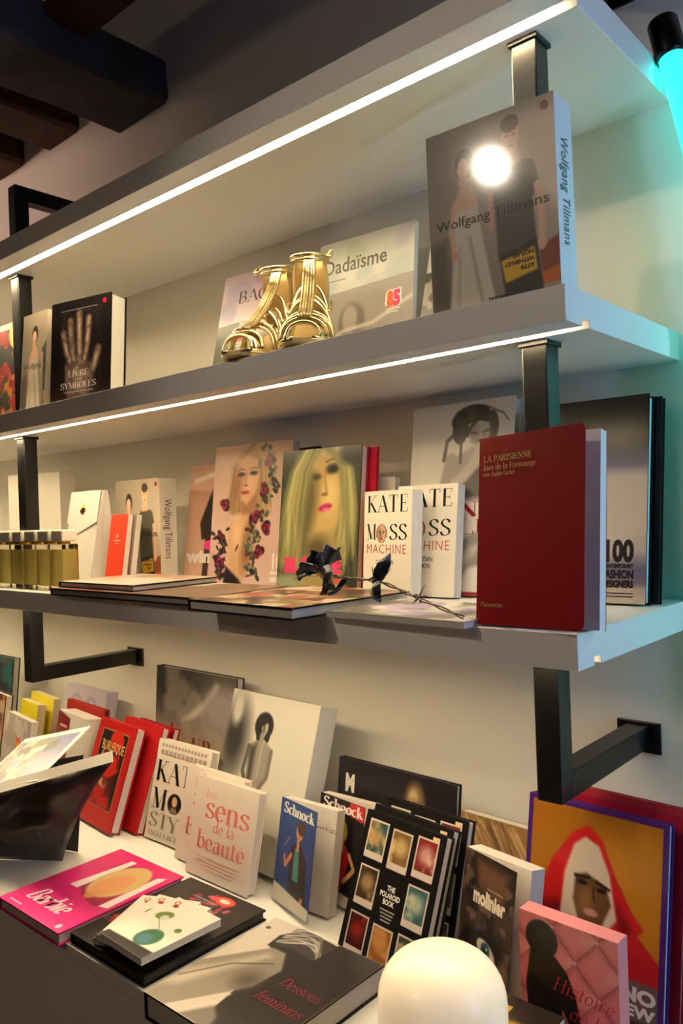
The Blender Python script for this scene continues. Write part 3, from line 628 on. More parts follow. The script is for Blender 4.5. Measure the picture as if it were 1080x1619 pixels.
def art_flowers(C, L):
    C.vgrad([(0, (200, 168, 150)), (1, (212, 182, 172))])
    C.poly([(.2, .46), (.26, .18), (.36, .04), (.52, .01), (.66, .06), (.74, .2), (.76, .46), (.66, .56), (.5, .48), (.3, .5)], (168, 138, 98), .05)
    g = np.random.default_rng(9)
    for k in range(60):
        left = k % 2; q = g.random(); x1 = (.2 + .16 * q) if left else (.62 + .14 * q)
        C.line([(.48 + (.0 if left else .06) + .04 * q, .01), (x1 + (.02 if left else -.02), .16), (x1 + g.normal(0, .02), .36 + .2 * g.random())], .006 + .012 * g.random(), [(206, 182, 134), (110, 84, 58), (150, 120, 84), (182, 154, 108)][k % 4], .02, .3 + .35 * g.random())
    C.poly([(.38, .36), (.58, .36), (.62, .52), (.4, .54)], (158, 116, 88), .04); C.poly([(.3, .12), (.44, .07), (.58, .12), (.61, .24), (.56, .36), (.46, .43), (.38, .4), (.3, .28)], (212, 170, 136), .04); C.ell(.33, .28, .06, .12, (150, 108, 80), .9, al=.7); C.ell(.5, .28, .07, .06, (226, 188, 154), .9, al=.7)
    for ex, ey in ((.37, .215), (.53, .21)): C.ell(ex, ey, .05, .015, (52, 36, 32), .7); C.ell(ex, ey, .018, .01, (20, 16, 16), .5); C.line([(ex - .05, ey - .03), (ex, ey - .04), (ex + .05, ey - .03)], .011, (96, 68, 50), .01)
    C.line([(.44, .2), (.425, .28)], .016, (172, 128, 100), .03); C.ell(.435, .295, .028, .009, (150, 104, 80), .6); C.ell(.43, .345, .055, .015, (182, 86, 88), .4); C.line([(.38, .345), (.48, .345)], .006, (110, 44, 48), .008)
    C.poly([(.24, .6), (.34, .5), (.5, .5), (.58, .62), (.55, .8), (.44, .97), (.3, .97), (.25, .8)], (204, 164, 126), .05); C.ell(.5, .72, .08, .18, (146, 106, 78), .9, rot=8, al=.9); C.ell(.35, .64, .06, .12, (224, 188, 150), .9, al=.7)
    C.poly([(.22, .86), (.4, .95), (.46, 1), (.2, 1)], (40, 32, 40), .03); C.line([(.06, .98), (.14, .9), (.2, .88)], .04, (206, 160, 130)); C.line([(.1, .96), (.16, .91)], .015, (220, 70, 120))
    g = np.random.default_rng(3)
    for i in range(150):
        tt = g.random(); lft = i % 4 == 0
        cx = .15 + g.normal(0, .05) if lft else .68 + .1 * math.sin(tt * 7) - .1 * (tt > .7) + g.normal(0, .045); cy = .6 + .34 * tt if lft else .03 + .95 * tt
        C.ell(cx, cy, .022 + .026 * g.random(), .007 + .012 * g.random(), [(58, 58, 52), (84, 94, 80), (104, 38, 56), (60, 66, 52), (40, 34, 38), (146, 142, 108)][i % 6], .35, rot=g.random() * 180)
    for i, (cx, cy) in enumerate(((.72, .13), (.17, .42), (.68, .33), (.58, .52), (.13, .84), (.72, .6), (.64, .76))):
        for k in range(9): a = k * 2.4 + i; rr = .05 * (1 - k / 11); C.ell(cx + rr * .7 * math.cos(a), cy + rr * .55 * math.sin(a), rr * .9, rr * .6, [(54, 22, 38), (112, 36, 58), (82, 26, 46), (146, 54, 78)][k % 4], .3, rot=40 * k)
    L.text('100', .8, .875, .1, (240, 232, 224), width=.2, bold=.05); L.rect(.8, .89, 1, .915, (236, 226, 220)); L.rect(.8, .93, 1, .965, (236, 226, 220))
book('flower_portrait_book', 'pink portrait book of a woman wrapped in dark roses', (-.883, -.122, ZC, 4.0, 7.4), (.206, .278, .02), 'hard', (206, 176, 164), art=art_flowers)
def art_wind(C, L):
    C.vgrad([(0, (196, 150, 126)), (1, (214, 176, 156))]); C.poly([(.06, .12), (.5, .05), (.52, .1), (.08, .17)], (224, 206, 190), .03, .7)
    C.poly([(.5, .14), (.62, .1), (.7, .3), (.66, .62), (.3, .64), (.25, .5), (.38, .3)], (34, 24, 26), .03); C.line([(.52, .02), (.6, .1)], .02, (60, 40, 36)); C.poly([(.62, .2), (.8, .22), (.8, .6), (.68, .6)], (206, 160, 136), .03)
    C.line([(.42, .64), (.4, 1)], .1, (60, 30, 36), .02); C.line([(.6, .64), (.6, 1)], .1, (70, 34, 40), .02)
    L.text('en', .36, .72, .1, (232, 60, 150), width=.33, bold=.06); L.text('wind', .06, .83, .1, (238, 228, 220), width=.6, bold=.06)
book('pink_portrait_book', 'salmon book with a black-haired figure, partly hidden by the rose portrait book', (-1.019, -.082, ZC, 0, 8.6), (.18, .25, .016), 'hard', (210, 176, 156), art=art_wind)
book('black_slim_book', 'thin black book corner showing behind the rose and blonde portrait books', (-.82, -.072, ZC, 0, 10), (.163, .268, .008), 'hard', (24, 22, 22), art=None)
book('boxed_photo_book', 'thick photo book with couple on cover, standing behind the orange-red notebook', (-1.157, -.150, ZC, 2.3, .7), (.15, .223, .044), 'box', (228, 222, 210), art=art_couple, side=side_couple, pm=P_SATIN)
def art_small(C, L):
    L.poly([(.42, .3), (.58, .27), (.5, .34)], (246, 214, 200)); L.rect(.3, .36, .72, .375, (246, 214, 200)); L.rect(.4, .4, .62, .41, (240, 190, 170)); L.rect(.4, .93, .6, .945, (240, 190, 170)); return False
book('orange_red_notebook', 'small orange-red notebook leaning in front of the thick couple photo book', (-1.117, -.210, ZC, -6, 8.7), (.074, .150, .012), 'soft', (226, 70, 44), art=art_small, cat='notebook')
book('grey_notebook', 'small grey notebook stacked right behind the orange-red one', (-1.108, -.196, ZC, -6, 8.7), (.074, .149, .013), 'soft', (150, 140, 136), art=None, cat='notebook')

def white_bag():
    e = empty('white_paper_pouch', (-1.291, -.215, ZC), (0, 0, R(-1)), 'white paper pouch with a gold seal between perfume bottles and orange-red notebook', 'pouch')
    m = mat('white_coated_paper', (238, 234, 228), .4, bump=.2, bscale=25); W, H = .125, .205
    mb = MB(); n = 8; vs = []
    for i in range(n + 1):
        tt = i / n; zz = H * tt; f = .04 * tt; b = .075 - .022 * tt + .002 * math.sin(tt * 9)
        vs += [(.002 * math.sin(3 * tt), f, zz), (W, f + .001, zz), (W + .001 - .004 * math.sin(tt * math.pi), (f + b) / 2, zz), (W, b, zz), (0, b, zz), (.004 * math.sin(tt * math.pi), (f + b) / 2, zz)]
    fs = [(i * 6 + k, i * 6 + (k + 1) % 6, (i + 1) * 6 + (k + 1) % 6, (i + 1) * 6 + k) for i in range(n) for k in range(6)] + [tuple(range(6))[::-1], tuple(range(n * 6, n * 6 + 6))]
    mb.add(vs, fs).build('pouch_body', m, e)
    fl = MB().prism([(.0, .0), (W, .0), (W, .07), (W / 2 + .01, .095), (0, .07)], 'y', -.0012, 0).build('folded_flap', m, e)
    fl.matrix_local = Matrix.Translation((0, .0395, H)) @ Matrix.Rotation(-R(11), 4, 'X') @ Matrix.Rotation(R(180), 4, 'Y') @ Matrix.Translation((-W, 0, 0)) @ Matrix.Translation((0, -.001, 0))
    sl = MB().lathe([(0, .003), (.006, .0028), (.010, .0015), (.011, 0)], 20).build('seal', mat('gold_seal', (210, 160, 60), .25, 1.0), e, True)
    sl.matrix_local = Matrix.Translation((W / 2, .029, H * .8)) @ Matrix.Rotation(R(79), 4, 'X')
white_bag()
e = empty('white_carton', (-1.63, -.16, ZC), (0, 0, R(10.4)), 'plain white carton behind the perfume bottles', 'box')
MB().box(0, .197, 0, .049, 0, .262).build('carton_body', mat('white_card', (234, 228, 216), .6), e, bevel=.001)
MB().box(.0005, .1965, .001, .048, .2622, .2645).build('lid_flap', mat('white_card', ), e, bevel=.0005)

# perfume bottles
m_glass = mat('clear_glass', (252, 250, 240), .03, trans=1.0, ior=1.12)
m_juice = mat('yellow_perfume', (255, 242, 150), .1, trans=.4, ior=1.1)
m_cap = mat('frosted_white_cap', (236, 228, 212), .35)
m_gold = mat('polished_gold_ring', (214, 170, 70), .22, 1.0)
def bottle(x, y, rz, label):
    e = empty('perfume_bottle', (x, y, ZC), (0, 0, R(rz)), label, 'bottle', 'yellow perfume bottles')
    a, b, H = .0245, .0185, .094
    MB().box(-a, a, -b, b, 0, H).build('glass_body', m_glass, e, bevel=.0025)
    MB().box(-a + .003, a - .003, -b + .003, b - .003, .009, .083).build('perfume', m_juice, e, bevel=.0015)
    MB().lathe([(0, H), (.013, H), (.013, H + .005), (0, H + .005)], 20).build('neck_ring', m_gold, e, True)
    MB().box(-.0225, .0225, -.0165, .0165, H + .0052, H + .029).build('cap', m_cap, e, bevel=.003)
bl = ['yellow perfume bottle nearest the left picture edge', 'second yellow perfume bottle from the left picture edge', 'third yellow perfume bottle from the left picture edge',
      'third yellow perfume bottle counted from the lying books', 'yellow perfume bottle next to last before the lying books', 'yellow perfume bottle closest to the lying books']
for i in range(6): bottle(-1.385 + .0535 * i, -.303 + .001 * i, [0, 2, -2, 1, 0, -1][i], bl[i])

# lying books on the lowest shelf (tilt 90 = cover up)
def art_mix(seed, cols, base, sc=4):
    def f(C, L):
        C.a[:] = base
        for i, c in enumerate(cols): C.blotch(sc, seed + i, .5, .58, c, .9)
    return f
book('lying_art_book', 'lower dark book of the pair lying next to the perfume bottles', (-1.052, -.366, ZC, 0, 90), (.44, .20, .0135), 'hard', (38, 35, 36), (170, 164, 158), art_mix(40, [(210, 180, 150), (150, 90, 80), (240, 226, 206), (120, 100, 84)], (214, 196, 172)))
book('lying_art_book', 'upper dark book of the pair lying next to the perfume bottles', (-1.046, -.352, ZC + .0136, 0, 90), (.245, .185, .0115), 'hard', (36, 33, 33), (200, 194, 188), art_mix(50, [(200, 150, 130), (230, 220, 208)], (206, 186, 170), 2))
book('lying_art_book', 'black-bound picture book lying under the black metal rose', (-.588, -.400, ZC, -3.5, 90), (.232, .235, .0165), 'hard', (24, 23, 23), (196, 190, 182), art_mix(60, [(196, 160, 130), (150, 74, 60), (120, 108, 80), (216, 200, 176), (60, 50, 44)], (180, 150, 112), 5))
book('lying_magazine', 'thin grey and white magazine lying between the metal rose stem and the dark red book', (-.343, -.364, ZC, -2, 90), (.218, .16, .008), 'soft', (206, 202, 196), (224, 220, 214), art_mix(70, [(140, 136, 130), (224, 222, 216), (170, 150, 200), (110, 108, 102)], (206, 202, 194), 5), cat='magazine')

# barbed wire rose
def rose():
    e = empty('barbed_wire_rose', (-.33, -.37, ZC + .0175), (0, 0, 0), 'black metal rose with a barbed wire stem lying on the books', 'metal rose')
    m_pet = mat('blackened_sheet_metal', (62, 66, 78), .3, .8, noise=.5, nscale=80, bump=.3, bscale=90); m_wire = mat('tarnished_wire', (120, 108, 92), .35, .9); m_sil = mat('bare_crumpled_metal', (170, 164, 150), .3, 1.0, bump=.8, bscale=120)
    g = np.random.default_rng(11); o = Vector((-.33, -.37, ZC + .0175))
    cx = Vector((-.345, -.366, .104)) - o
    axis = Vector((-.55, -.1, .8)).normalized(); q = axis.to_track_quat('Z', 'Y')
    def petal(name, ang, r, h, open_, width, parent):
        n, k = 9, 6; vs = []
        for i in range(k + 1):
            tt = i / k
            for j in range(n + 1):
                s_ = j / n * 2 - 1; edge = 1 - .35 * s_ * s_ + g.uniform(-.07, .07) * (tt > .7)
                a = ang + s_ * width * (0.55 + .45 * math.sin(tt * math.pi * .8))
                rad = r * (.35 + .65 * math.sin(tt * 1.5)) + open_ * tt * tt + g.uniform(-.0008, .0008)
                z = h * tt * edge - .006 - open_ * .5 * max(0, tt - .6) + .003 * math.sin(5 * s_) * tt
                vs.append(q @ Vector((rad * math.cos(a), rad * math.sin(a), z)) + cx)
        fs = [(i * (n + 1) + j, i * (n + 1) + j + 1, (i + 1) * (n + 1) + j + 1, (i + 1) * (n + 1) + j) for i in range(k) for j in range(n)]
        ob = MB().add(vs, fs).build(name, m_pet, parent, True); sd = ob.modifiers.new('thickness', 'SOLIDIFY'); sd.thickness = .0008; return ob
    for i in range(3): petal('petal', i * 2.1, .006, .026, .002, .9, e)
    for i in range(5): petal('petal', .4 + i * 1.257, .012, .028, .010, .68, e)
    for i in range(5): petal('petal', 1.0 + i * 1.257, .015, .022, .020, .6, e)
    base = cx - axis * .006
    MB().lathe([(0, -.016), (.006, -.014), (.010, -.004), (.011, .004), (.006, .006)], 9).build('calyx', m_sil, e).matrix_local = Matrix.Translation(base) @ q.to_matrix().to_4x4()
    foot = MB(); vs = []
    for i in range(5):
        for j in range(6):
            vs.append((.012 * (j / 5 - .5) * (1 + .2 * i) + .003 * g.normal(), .006 * math.sin(j * 2 + i), -.0075 * i))
    fs = [(i * 6 + j, i * 6 + j + 1, (i + 1) * 6 + j + 1, (i + 1) * 6 + j) for i in range(4) for j in range(5)]
    fo = foot.add(vs, fs).build('crumpled_sepal', m_sil, e); fo.location = base + Vector((.014, -.008, .0)); fo.modifiers.new('thickness', 'SOLIDIFY').thickness = .001
    path = smooth_path([base + Vector((.006, 0, -.004)), Vector((-.303, -.37, .0915)) - o, Vector((-.246, -.37, .0885)) - o, Vector((-.186, -.374, .0715)) - o, Vector((-.131, -.362, .0505)) - o], 14)
    for ph in (0, math.pi):
        pts = []
        for i, p in enumerate(path):
            a = ph + i * .55; tn = (path[min(i + 1, len(path) - 1)] - path[max(i - 1, 0)]).normalized(); n1 = tn.cross(Vector((0, 0, 1))).normalized(); n2 = n1.cross(tn)
            pts.append(p + (n1 * math.cos(a) + n2 * math.sin(a)) * .0015)
        MB().tube(pts, .0011, 6).build('wire', m_wire, e, True)
    for at, ds in ((14 * 1.0 + 12, [(0, -.2, 1)]), (14 * 3, [(.5, .2, .9), (.9, -.3, .25), (-.6, .3, -.35)])):
        p = path[int(at)]
        tn = (path[int(at) + 1] - path[int(at) - 1]).normalized(); n1 = tn.cross(Vector((0, 0, 1))).normalized(); n2 = n1.cross(tn)
        MB().tube([p + tn * (k * .0007 - .005) + (n1 * math.cos(k * .8) + n2 * math.sin(k * .8)) * .0034 for k in range(16)], .0011, 6).build('barb_coil', m_wire, e, True)
        for d in ds:
            d = Vector(d).normalized(); MB().tube([p + d * .002, p + d * .018], [.0011, .0004], 6).build('barb', m_wire, e, True)
    def leaf(p, tip, side, wd):
        p = Vector(p) - o; tip = Vector(tip) - o; ax = tip - p; sd = Vector(side).normalized(); nn = ax.cross(sd).normalized(); vs = []; n = 8
        for i in range(n + 1):
            tt = i / n; wv = wd * math.sin(math.pi * min(1, tt * .9 + .12)) ** .8 * (1 if i % 2 else .9)
            for s_ in (-1, 0, 1): vs.append(p + ax * tt + sd * wv * s_ + nn * (.004 * abs(s_) - .006 * math.sin(tt * 3)))
        fs = [(i * 3 + j, i * 3 + j + 1, (i + 1) * 3 + j + 1, (i + 1) * 3 + j) for i in range(n) for j in range(2)]
        lo = MB().add(vs, fs).build('leaf', m_pet, e); lo.modifiers.new('thickness', 'SOLIDIFY').thickness = .0009
    leaf((-.251, -.37, .0885), (-.235, -.362, .1235), (1, .3, -.2), .010)
    leaf((-.254, -.37, .090), (-.236, -.385, .0655), (-.75, .2, -.45), .013)
    leaf((-.300, -.37, .0905), (-.318, -.385, .0705), (.8, .2, .4), .009)
rose()

# gold sandals
def sandal(x, y, rz, mirror, label):
    e = empty('gold_sandal', (x, y, ZB), (0, 0, R(rz)), label, 'sandal', 'pair of gold strappy sandals')
    m_au = mat('mirror_gold_leather', (238, 222, 172), .24, 1.0); m_in = mat('matte_gold_lining', (200, 174, 116), .5, .3); m_so = mat('dark_brown_sole', (60, 40, 24), .5)
    def sole_pt(s_):       # s 0 toe .. 1 heel -> centre y, z, half width
        yy = -.105 + .185 * s_; z = .012 + .078 * max(0, (s_ - .3) / .7) ** 1.5; hw = np.interp(s_, [0, .06, .2, .35, .6, .85, 1], [.012, .026, .038, .039, .029, .027, .02]); return yy, z, hw
    vs = []; n = 16
    for i in range(n + 1):
        yy, z, hw = sole_pt(i / n)
        vs += [(-hw, yy, z), (hw, yy, z), (hw, yy, z - .0095 * (1 if i < 6 else .6)), (-hw, yy, z - .0095 * (1 if i < 6 else .6))]
    fs = [(i * 4 + k, i * 4 + (k + 1) % 4, (i + 1) * 4 + (k + 1) % 4, (i + 1) * 4 + k) for i in range(n) for k in range(4)] + [(3, 2, 1, 0), tuple(range(n * 4, n * 4 + 4))]
    MB().add(vs, fs).build('sole', m_in, e, bevel=.002)
    for sd in (-1, 1):
        MB().tube([(sd * (sole_pt(i / 12)[2] + .0005), sole_pt(i / 12)[0], sole_pt(i / 12)[1] - .002) for i in range(13)], .003, 8).build('welt', m_au, e, True)
    MB().tube([(0, .070, .082), (0, .075, .05), (0, .074, .0)], [.016, .008, .0055], 14).build('heel', m_au, e, True)
    top = lambda s_: np.interp(s_, [0, .15, .3, .5, .68, .8], [.030, .047, .060, .096, .140, .150])
    def band(s_, thick, dz=0, lean=.0):
        yy, z, hw = sole_pt(s_); h = top(s_) - z + dz; pts = []
        for k in range(19):
            a = math.pi * k / 18; pts.append((hw * 1.02 * math.cos(a), yy + lean * math.sin(a), z - .003 + (h + .003) * math.sin(a) ** .75))
        return pts
    for s_, lean in ((.05, .006), (.14, .008), (.27, .012), (.33, .016), (.46, .022), (.52, .026), (.62, .03)):
        MB().tube(band(s_, 0, 0, lean), .0026, 8).build('strap', m_au, e, True)
    def ribbon(s0, s1, name, m_):   # flat leather between two straps at the sides
        a = band(s0, 0, -.002, .008); b = band(s1, 0, -.002, .012); v = [p for pr in zip(a, b) for p in pr]
        ob = MB().add(v, [(2 * i, 2 * i + 1, 2 * i + 3, 2 * i + 2) for i in range(18)]).build(name, m_, e, True); ob.modifiers.new('thickness', 'SOLIDIFY').thickness = .0012
    ribbon(.27, .33, 'wide_strap', m_au); ribbon(.05, .14, 'toe_strap', m_au); ribbon(.46, .52, 'wide_strap', m_au)
    for k in range(-2, 3):
        pts = [(k * .0042, sole_pt(s_)[0] + .004 + .03 * (s_ > .3) * (s_ - .3), top(s_) + .002 + (.0015 if k == 0 else 0)) for s_ in np.linspace(.14, .66, 10)] + [(k * .0036, .046 - .004 * 0, .160), (k * .0032, .050, .172)]
        MB().tube(smooth_path(pts, 3), .0023, 7).build('instep_cord', m_au, e, True)
    # heel counter and ankle collar
    vs = []; n = 14; kk = 6
    for i in range(kk + 1):
        tt = i / kk
        for j in range(n + 1):
            a = R(-35 + 250 * j / n); rx = .026 + .004 * math.sin(tt * 3.14) - .001; cy = .062 - .006 * tt
            vs.append((rx * math.cos(a), cy + (.026) * math.sin(a), .088 + .085 * tt * (1 - .1 * (1 - math.sin(max(0, a))))))
    MB().add(vs, [(i * (n + 1) + j, i * (n + 1) + j + 1, (i + 1) * (n + 1) + j + 1, (i + 1) * (n + 1) + j) for i in range(kk) for j in range(n)]).build('heel_counter', m_in, e, True).modifiers.new('thickness', 'SOLIDIFY').thickness = .0014
    MB().tube([(.0295 * math.cos(a), .056 + .032 * math.sin(a), .172 + .005 * math.sin(a)) for a in np.linspace(0, 2 * math.pi, 29)], .0032, 8).build('ankle_collar', m_au, e, True)
    MB().tube([(.0295 * math.cos(a), .056 + .032 * math.sin(a), .1655 + .005 * math.sin(a)) for a in np.linspace(0, 2 * math.pi, 29)], .0022, 8).build('ankle_collar', m_au, e, True)
    kx = .031 * mirror; mb = MB()
    for a in range(3): mb.tube([(kx + .005 * math.cos(b + a), .04 + .005 * math.sin(b), .170 + .005 * math.sin(b + a * 2)) for b in np.linspace(0, 6.3, 14)], .0022, 7)
    mb.build('side_knot', m_au, e, True)
    for sd in (-1, 1):
        MB().tube(smooth_path([(sd * .028, .075, .092), (sd * .033, .045, .098), (sd * .034, .02, .085), (sd * .03, -.0, .07)], 5), .0026, 8).build('side_cord', m_au, e, True)
sandal(-.546, -.262, 20, -1, 'gold sandal on the left of the pair on the middle shelf')
sandal(-.451, -.262, 38, 1, 'gold sandal on the right of the pair on the middle shelf')

# --- counter books
def art_barbie(C, L):
    C.vgrad([(0, (206, 34, 110)), (1, (222, 56, 134))])
    C.poly([(.3, .16), (.55, .1), (.86, .3), (.92, .62), (.8, .66), (.55, .62), (.3, .5)], (150, 30, 70), .02)
    C.poly([(.28, .58), (.34, .08), (.42, .08), (.4, .58)], (232, 222, 222), .01); C.poly([(.86, .64), (.84, .14), (.92, .1), (.96, .62)], (232, 222, 222), .01)
    C.ell(.62, .34, .24, .25, (206, 178, 120), .12); C.ell(.62, .4, .15, .18, (212, 150, 104), .2); C.ell(.62, .58, .06, .05, (206, 140, 96), .3)
    L.text('Barbie', .16, .87, .15, (244, 220, 232), 'serif', width=.56, slant=.3, thick=.2, thin=.08); L.rect(.1, .95, .3, .962, (244, 190, 216)); L.ell(.9, .95, .03, .025, (250, 200, 220))
book('pink_doll_book', 'bright pink hardback lying at the left front of the counter', (-.946, -.533, ZD, 0, 90), (.19, .233, .020), 'hard', (212, 42, 118), (214, 196, 190), art_barbie)
def art_blackflower(C, L):
    C.a[:] = (30, 26, 27); g = np.random.default_rng(5)
    for i in range(60):
        tt = g.random(); cx = .1 + .8 * tt + g.normal(0, .04); cy = .72 - .55 * abs(math.sin(tt * 3)) + g.normal(0, .05)
        C.ell(cx, cy, .035, .018, [(176, 60, 96), (200, 90, 120), (130, 30, 50), (190, 40, 50), (90, 50, 90)][i % 5], .3, rot=g.random() * 180)
    C.blotch(10, 9, .62, .7, (120, 80, 140), .7, (C.Vv > .72) * (C.Vv < .9))
    L.ell(.62, .1, .12, .055, (214, 40, 36)); L.ell(.62, .1, .105, .045, (226, 96, 80)); L.ell(.62, .1, .06, .022, (238, 210, 200)); L.rect(.3, .16, .62, .172, (150, 140, 136)); L.rect(.36, .19, .62, .2, (110, 104, 100)); L.rect(.72, .93, .9, .94, (120, 110, 116))
book('black_flower_book', 'black hardback with pink flowers and a red sticker, lying under the white booklets', (-.752, -.515, ZD, 0, 90), (.188, .227, .016), 'hard', (28, 25, 26), (60, 54, 52), art_blackflower)
def art_leaf(C, L):
    C.a[:] = (236, 228, 214); C.ell(.62, .72, .2, .16, (60, 110, 84), .15, rot=30); C.ell(.6, .76, .12, .08, (70, 120, 140), .3); C.ell(.3, .35, .14, .08, (110, 130, 70), .2, rot=-30); C.ell(.35, .38, .07, .05, (200, 206, 200), .3); C.line([(.62, .6), (.45, .5), (.3, .42)], .012, (100, 130, 80)); C.ell(.8, .45, .06, .04, (90, 130, 70), .2); C.ell(.2, .15, .05, .03, (140, 50, 60), .3)
    C.poly([(0, .9), (1, .86), (1, 1), (0, 1)], (40, 38, 40), .02)
    L.text('O', .1, .13, .07, (206, 90, 40), width=.11, bold=.03)
book('white_leaf_booklet', 'bottom booklet of the three white leaf-patterned booklets fanned on the black flower book', (-.690, -.513, ZD + .0165, 24, 90), (.105, .135, .010), 'soft', (60, 58, 66), (226, 220, 210), art_leaf, step=.0013, group='white leaf booklets', cat='booklet')
book('white_leaf_booklet', 'middle booklet of the three white leaf-patterned booklets fanned on the black flower book', (-.678, -.517, ZD + .0268, 12, 90), (.105, .135, .010), 'soft', (70, 66, 66), (226, 220, 210), art_leaf, step=.0013, group='white leaf booklets', cat='booklet')
book('white_leaf_booklet', 'topmost of the three white leaf-patterned booklets fanned on the black flower book', (-.660, -.520, ZD + .0371, -2, 90), (.105, .135, .010), 'soft', (232, 226, 216), (226, 220, 210), art_leaf, step=.0013, group='white leaf booklets', cat='booklet')
def art_dessous(C, L):
    C.a[:] = (206, 196, 184)
    C.poly([(.3, .0), (.62, .02), (1, .04), (1, 1), (.5, 1), (.42, .6), (.4, .3), (.22, .26), (.2, .14)], (34, 29, 29), .01)
    C.poly([(.0, .6), (.28, .26), (.4, .26), (.52, .4), (.5, .6), (.36, .8), (.22, 1), (0, 1)], (140, 130, 118), .02); C.poly([(.0, .72), (.3, .32), (.36, .34), (.1, .84), (.0, .9)], (188, 178, 164), .06, .8); C.line([(.02, .78), (.2, .52), (.42, .38)], .012, (60, 54, 50), .01); C.ell(.42, .58, .1, .1, (92, 84, 78), .8, al=.7)
    C.poly([(.2, 1), (.4, .74), (.46, .72), (.32, 1)], (204, 194, 182), .01); C.poly([(.34, 1), (.46, .84), (.56, .9), (.6, 1)], (120, 112, 104), .03)
    C.poly([(.22, .1), (.45, .02), (.62, .03), (.62, .22), (.4, .2), (.25, .24)], (60, 54, 52), .01)
    g = np.random.default_rng(4)
    for i in range(16):
        o_ = .012 * i; C.line([(.24 + .4 * q, .22 - .1 * math.sin(q * 2.6 + .2) - o_ * (1 - .6 * q) + .012 * math.sin(9 * q + i) + .17 * max(0, q - .55) * (i / 9)) for q in np.linspace(0, .95, 9)], .006 + .012 * g.random(), [(214, 206, 196), (96, 88, 84), (180, 172, 162), (60, 54, 52)][i % 4], .012, .85)
    C.poly([(.62, .0), (1, .0), (1, .4), (.6, .3)], (34, 29, 29), .01)
    L.text('Dessous', .6, .5, .075, (150, 40, 70), 'serif', width=.34, slant=.22, thick=.1, thin=.04); L.text('féminins', .57, .66, .075, (150, 40, 70), 'serif', width=.38, slant=.22, thick=.1, thin=.04)
    L.ell(.06, .12, .02, .015, (90, 84, 80))
book('lingerie_photo_book', 'thick black and white leg photo book lying at the counter front', (-.508, -.552, ZD, 0, 90), (.205, .234, .034), 'hard', (30, 27, 28), (196, 190, 180), art_dessous)
def art_burlesque(C, L):
    C.a[:] = (176, 26, 28); C.poly([(.14, .09), (.86, .09), (.86, .83), (.14, .83)], (182, 140, 70), .006); C.poly([(.155, .1), (.845, .1), (.845, .82), (.155, .82)], (34, 26, 28), .006)
    C.ell(.58, .18, .18, .1, (196, 40, 34), .2); C.poly([(.28, .32), (.74, .3), (.8, .45), (.6, .55), (.3, .52)], (190, 36, 32), .03); C.ell(.5, .6, .13, .05, (206, 150, 110), .3); C.poly([(.3, .64), (.7, .64), (.8, .82), (.2, .82)], (176, 30, 30), .05); C.line([(.3, .3), (.24, .44), (.3, .5)], .05, (206, 150, 110)); C.blotch(8, 2, .5, .6, (80, 14, 18), .7, (C.Vv > .3) * (C.Vv < .82) * (C.U > .2) * (C.U < .8))
    L.text('A', .2, .22, .03, (216, 176, 110), width=.05); L.text('BURLESQUE', .22, .29, .09, (214, 170, 110), width=.6, bold=.02)
book('red_burlesque_book', 'red hardback with a black framed picture standing beside the open black pouch', (-1.210, -.241, ZD, -6, 19.2), (.16, .210, .022), 'hard', (170, 24, 28), (206, 200, 194), art_burlesque, cover_rough=.4)
book('red_hardback', 'plain red hardback directly behind the red framed-picture book', (-1.168, -.208, ZD, -6, 19.2), (.16, .212, .018), 'hard', (172, 26, 32), (220, 212, 204), None)
book('red_hardback', 'rearmost plain red hardback, against the cream wall behind the red framed-picture book', (-1.15, -.182, ZD, -6, 19.2), (.145, .205, .016), 'hard', (146, 22, 34), (220, 212, 204), None)
def art_style(C, L):
    C.a[:] = (224, 214, 204); C.ell(.47, .6, .13, .1, (30, 26, 28), .06); C.ell(.47, .58, .05, .05, (206, 164, 130), .2); C.poly([(.42, .64), (.52, .64), (.54, .69), (.4, .69)], (150, 120, 90), .02)
    [L.rect(.08 + .062 * i, .04, .12 + .062 * i, .07, (160, 150, 144)) for i in range(14)]; [L.rect(.08 + .08 * i, .1, .14 + .08 * i, .145, (160, 150, 144)) for i in range(11)]
    L.text('KATE', .06, .41, .2, K, 'serif', width=.88, thick=.17, thin=.03, track=.1); L.text('M', .06, .69, .2, K, 'serif', width=.26, thick=.17, thin=.03); L.text('SS', .62, .69, .2, K, 'serif', width=.34, thick=.17, thin=.03)
    L.text('STYLE', .06, .87, .14, (110, 104, 100), 'serif', width=.88, thick=.16, thin=.03); L.text('ANGELA BUTTOLPH', .06, .955, .045, (120, 112, 108), 'serif', width=.86, thick=.2)
book('white_style_book', 'white book with big black capitals standing left of the pale pink-lettered pair', (-.996, -.2145, ZD, 0, 14), (.166, .190, .02), 'hard', (226, 218, 208), (222, 214, 204), art_style)
def art_sens(C, L):
    C.vgrad([(0, (226, 214, 206)), (1, (222, 206, 200))]); p = (226, 128, 118)
    L.text('les', .18, .2, .09, (232, 160, 150), 'serif', width=.18, thick=.1); L.text('sens', .2, .4, .24, p, 'serif', width=.7, thick=.16, thin=.03); L.text('de la', .36, .53, .12, (232, 150, 140), 'serif', width=.34, thick=.14); L.text('beauté', .13, .72, .18, p, 'serif', width=.76, thick=.16, thin=.03)
    for i in range(4): L.rect(.12 + .04 * i, .79 + .035 * i, .86 - .03 * i, .802 + .035 * i, (236, 190, 182))
book('pale_beauty_book', 'pale book with coral serif lettering, front one of the pair', (-.805, -.260, ZD, -1, 13.1), (.168, .167, .018), 'hard', (226, 214, 206), (226, 216, 204), art_sens, group='pale books with coral lettering')
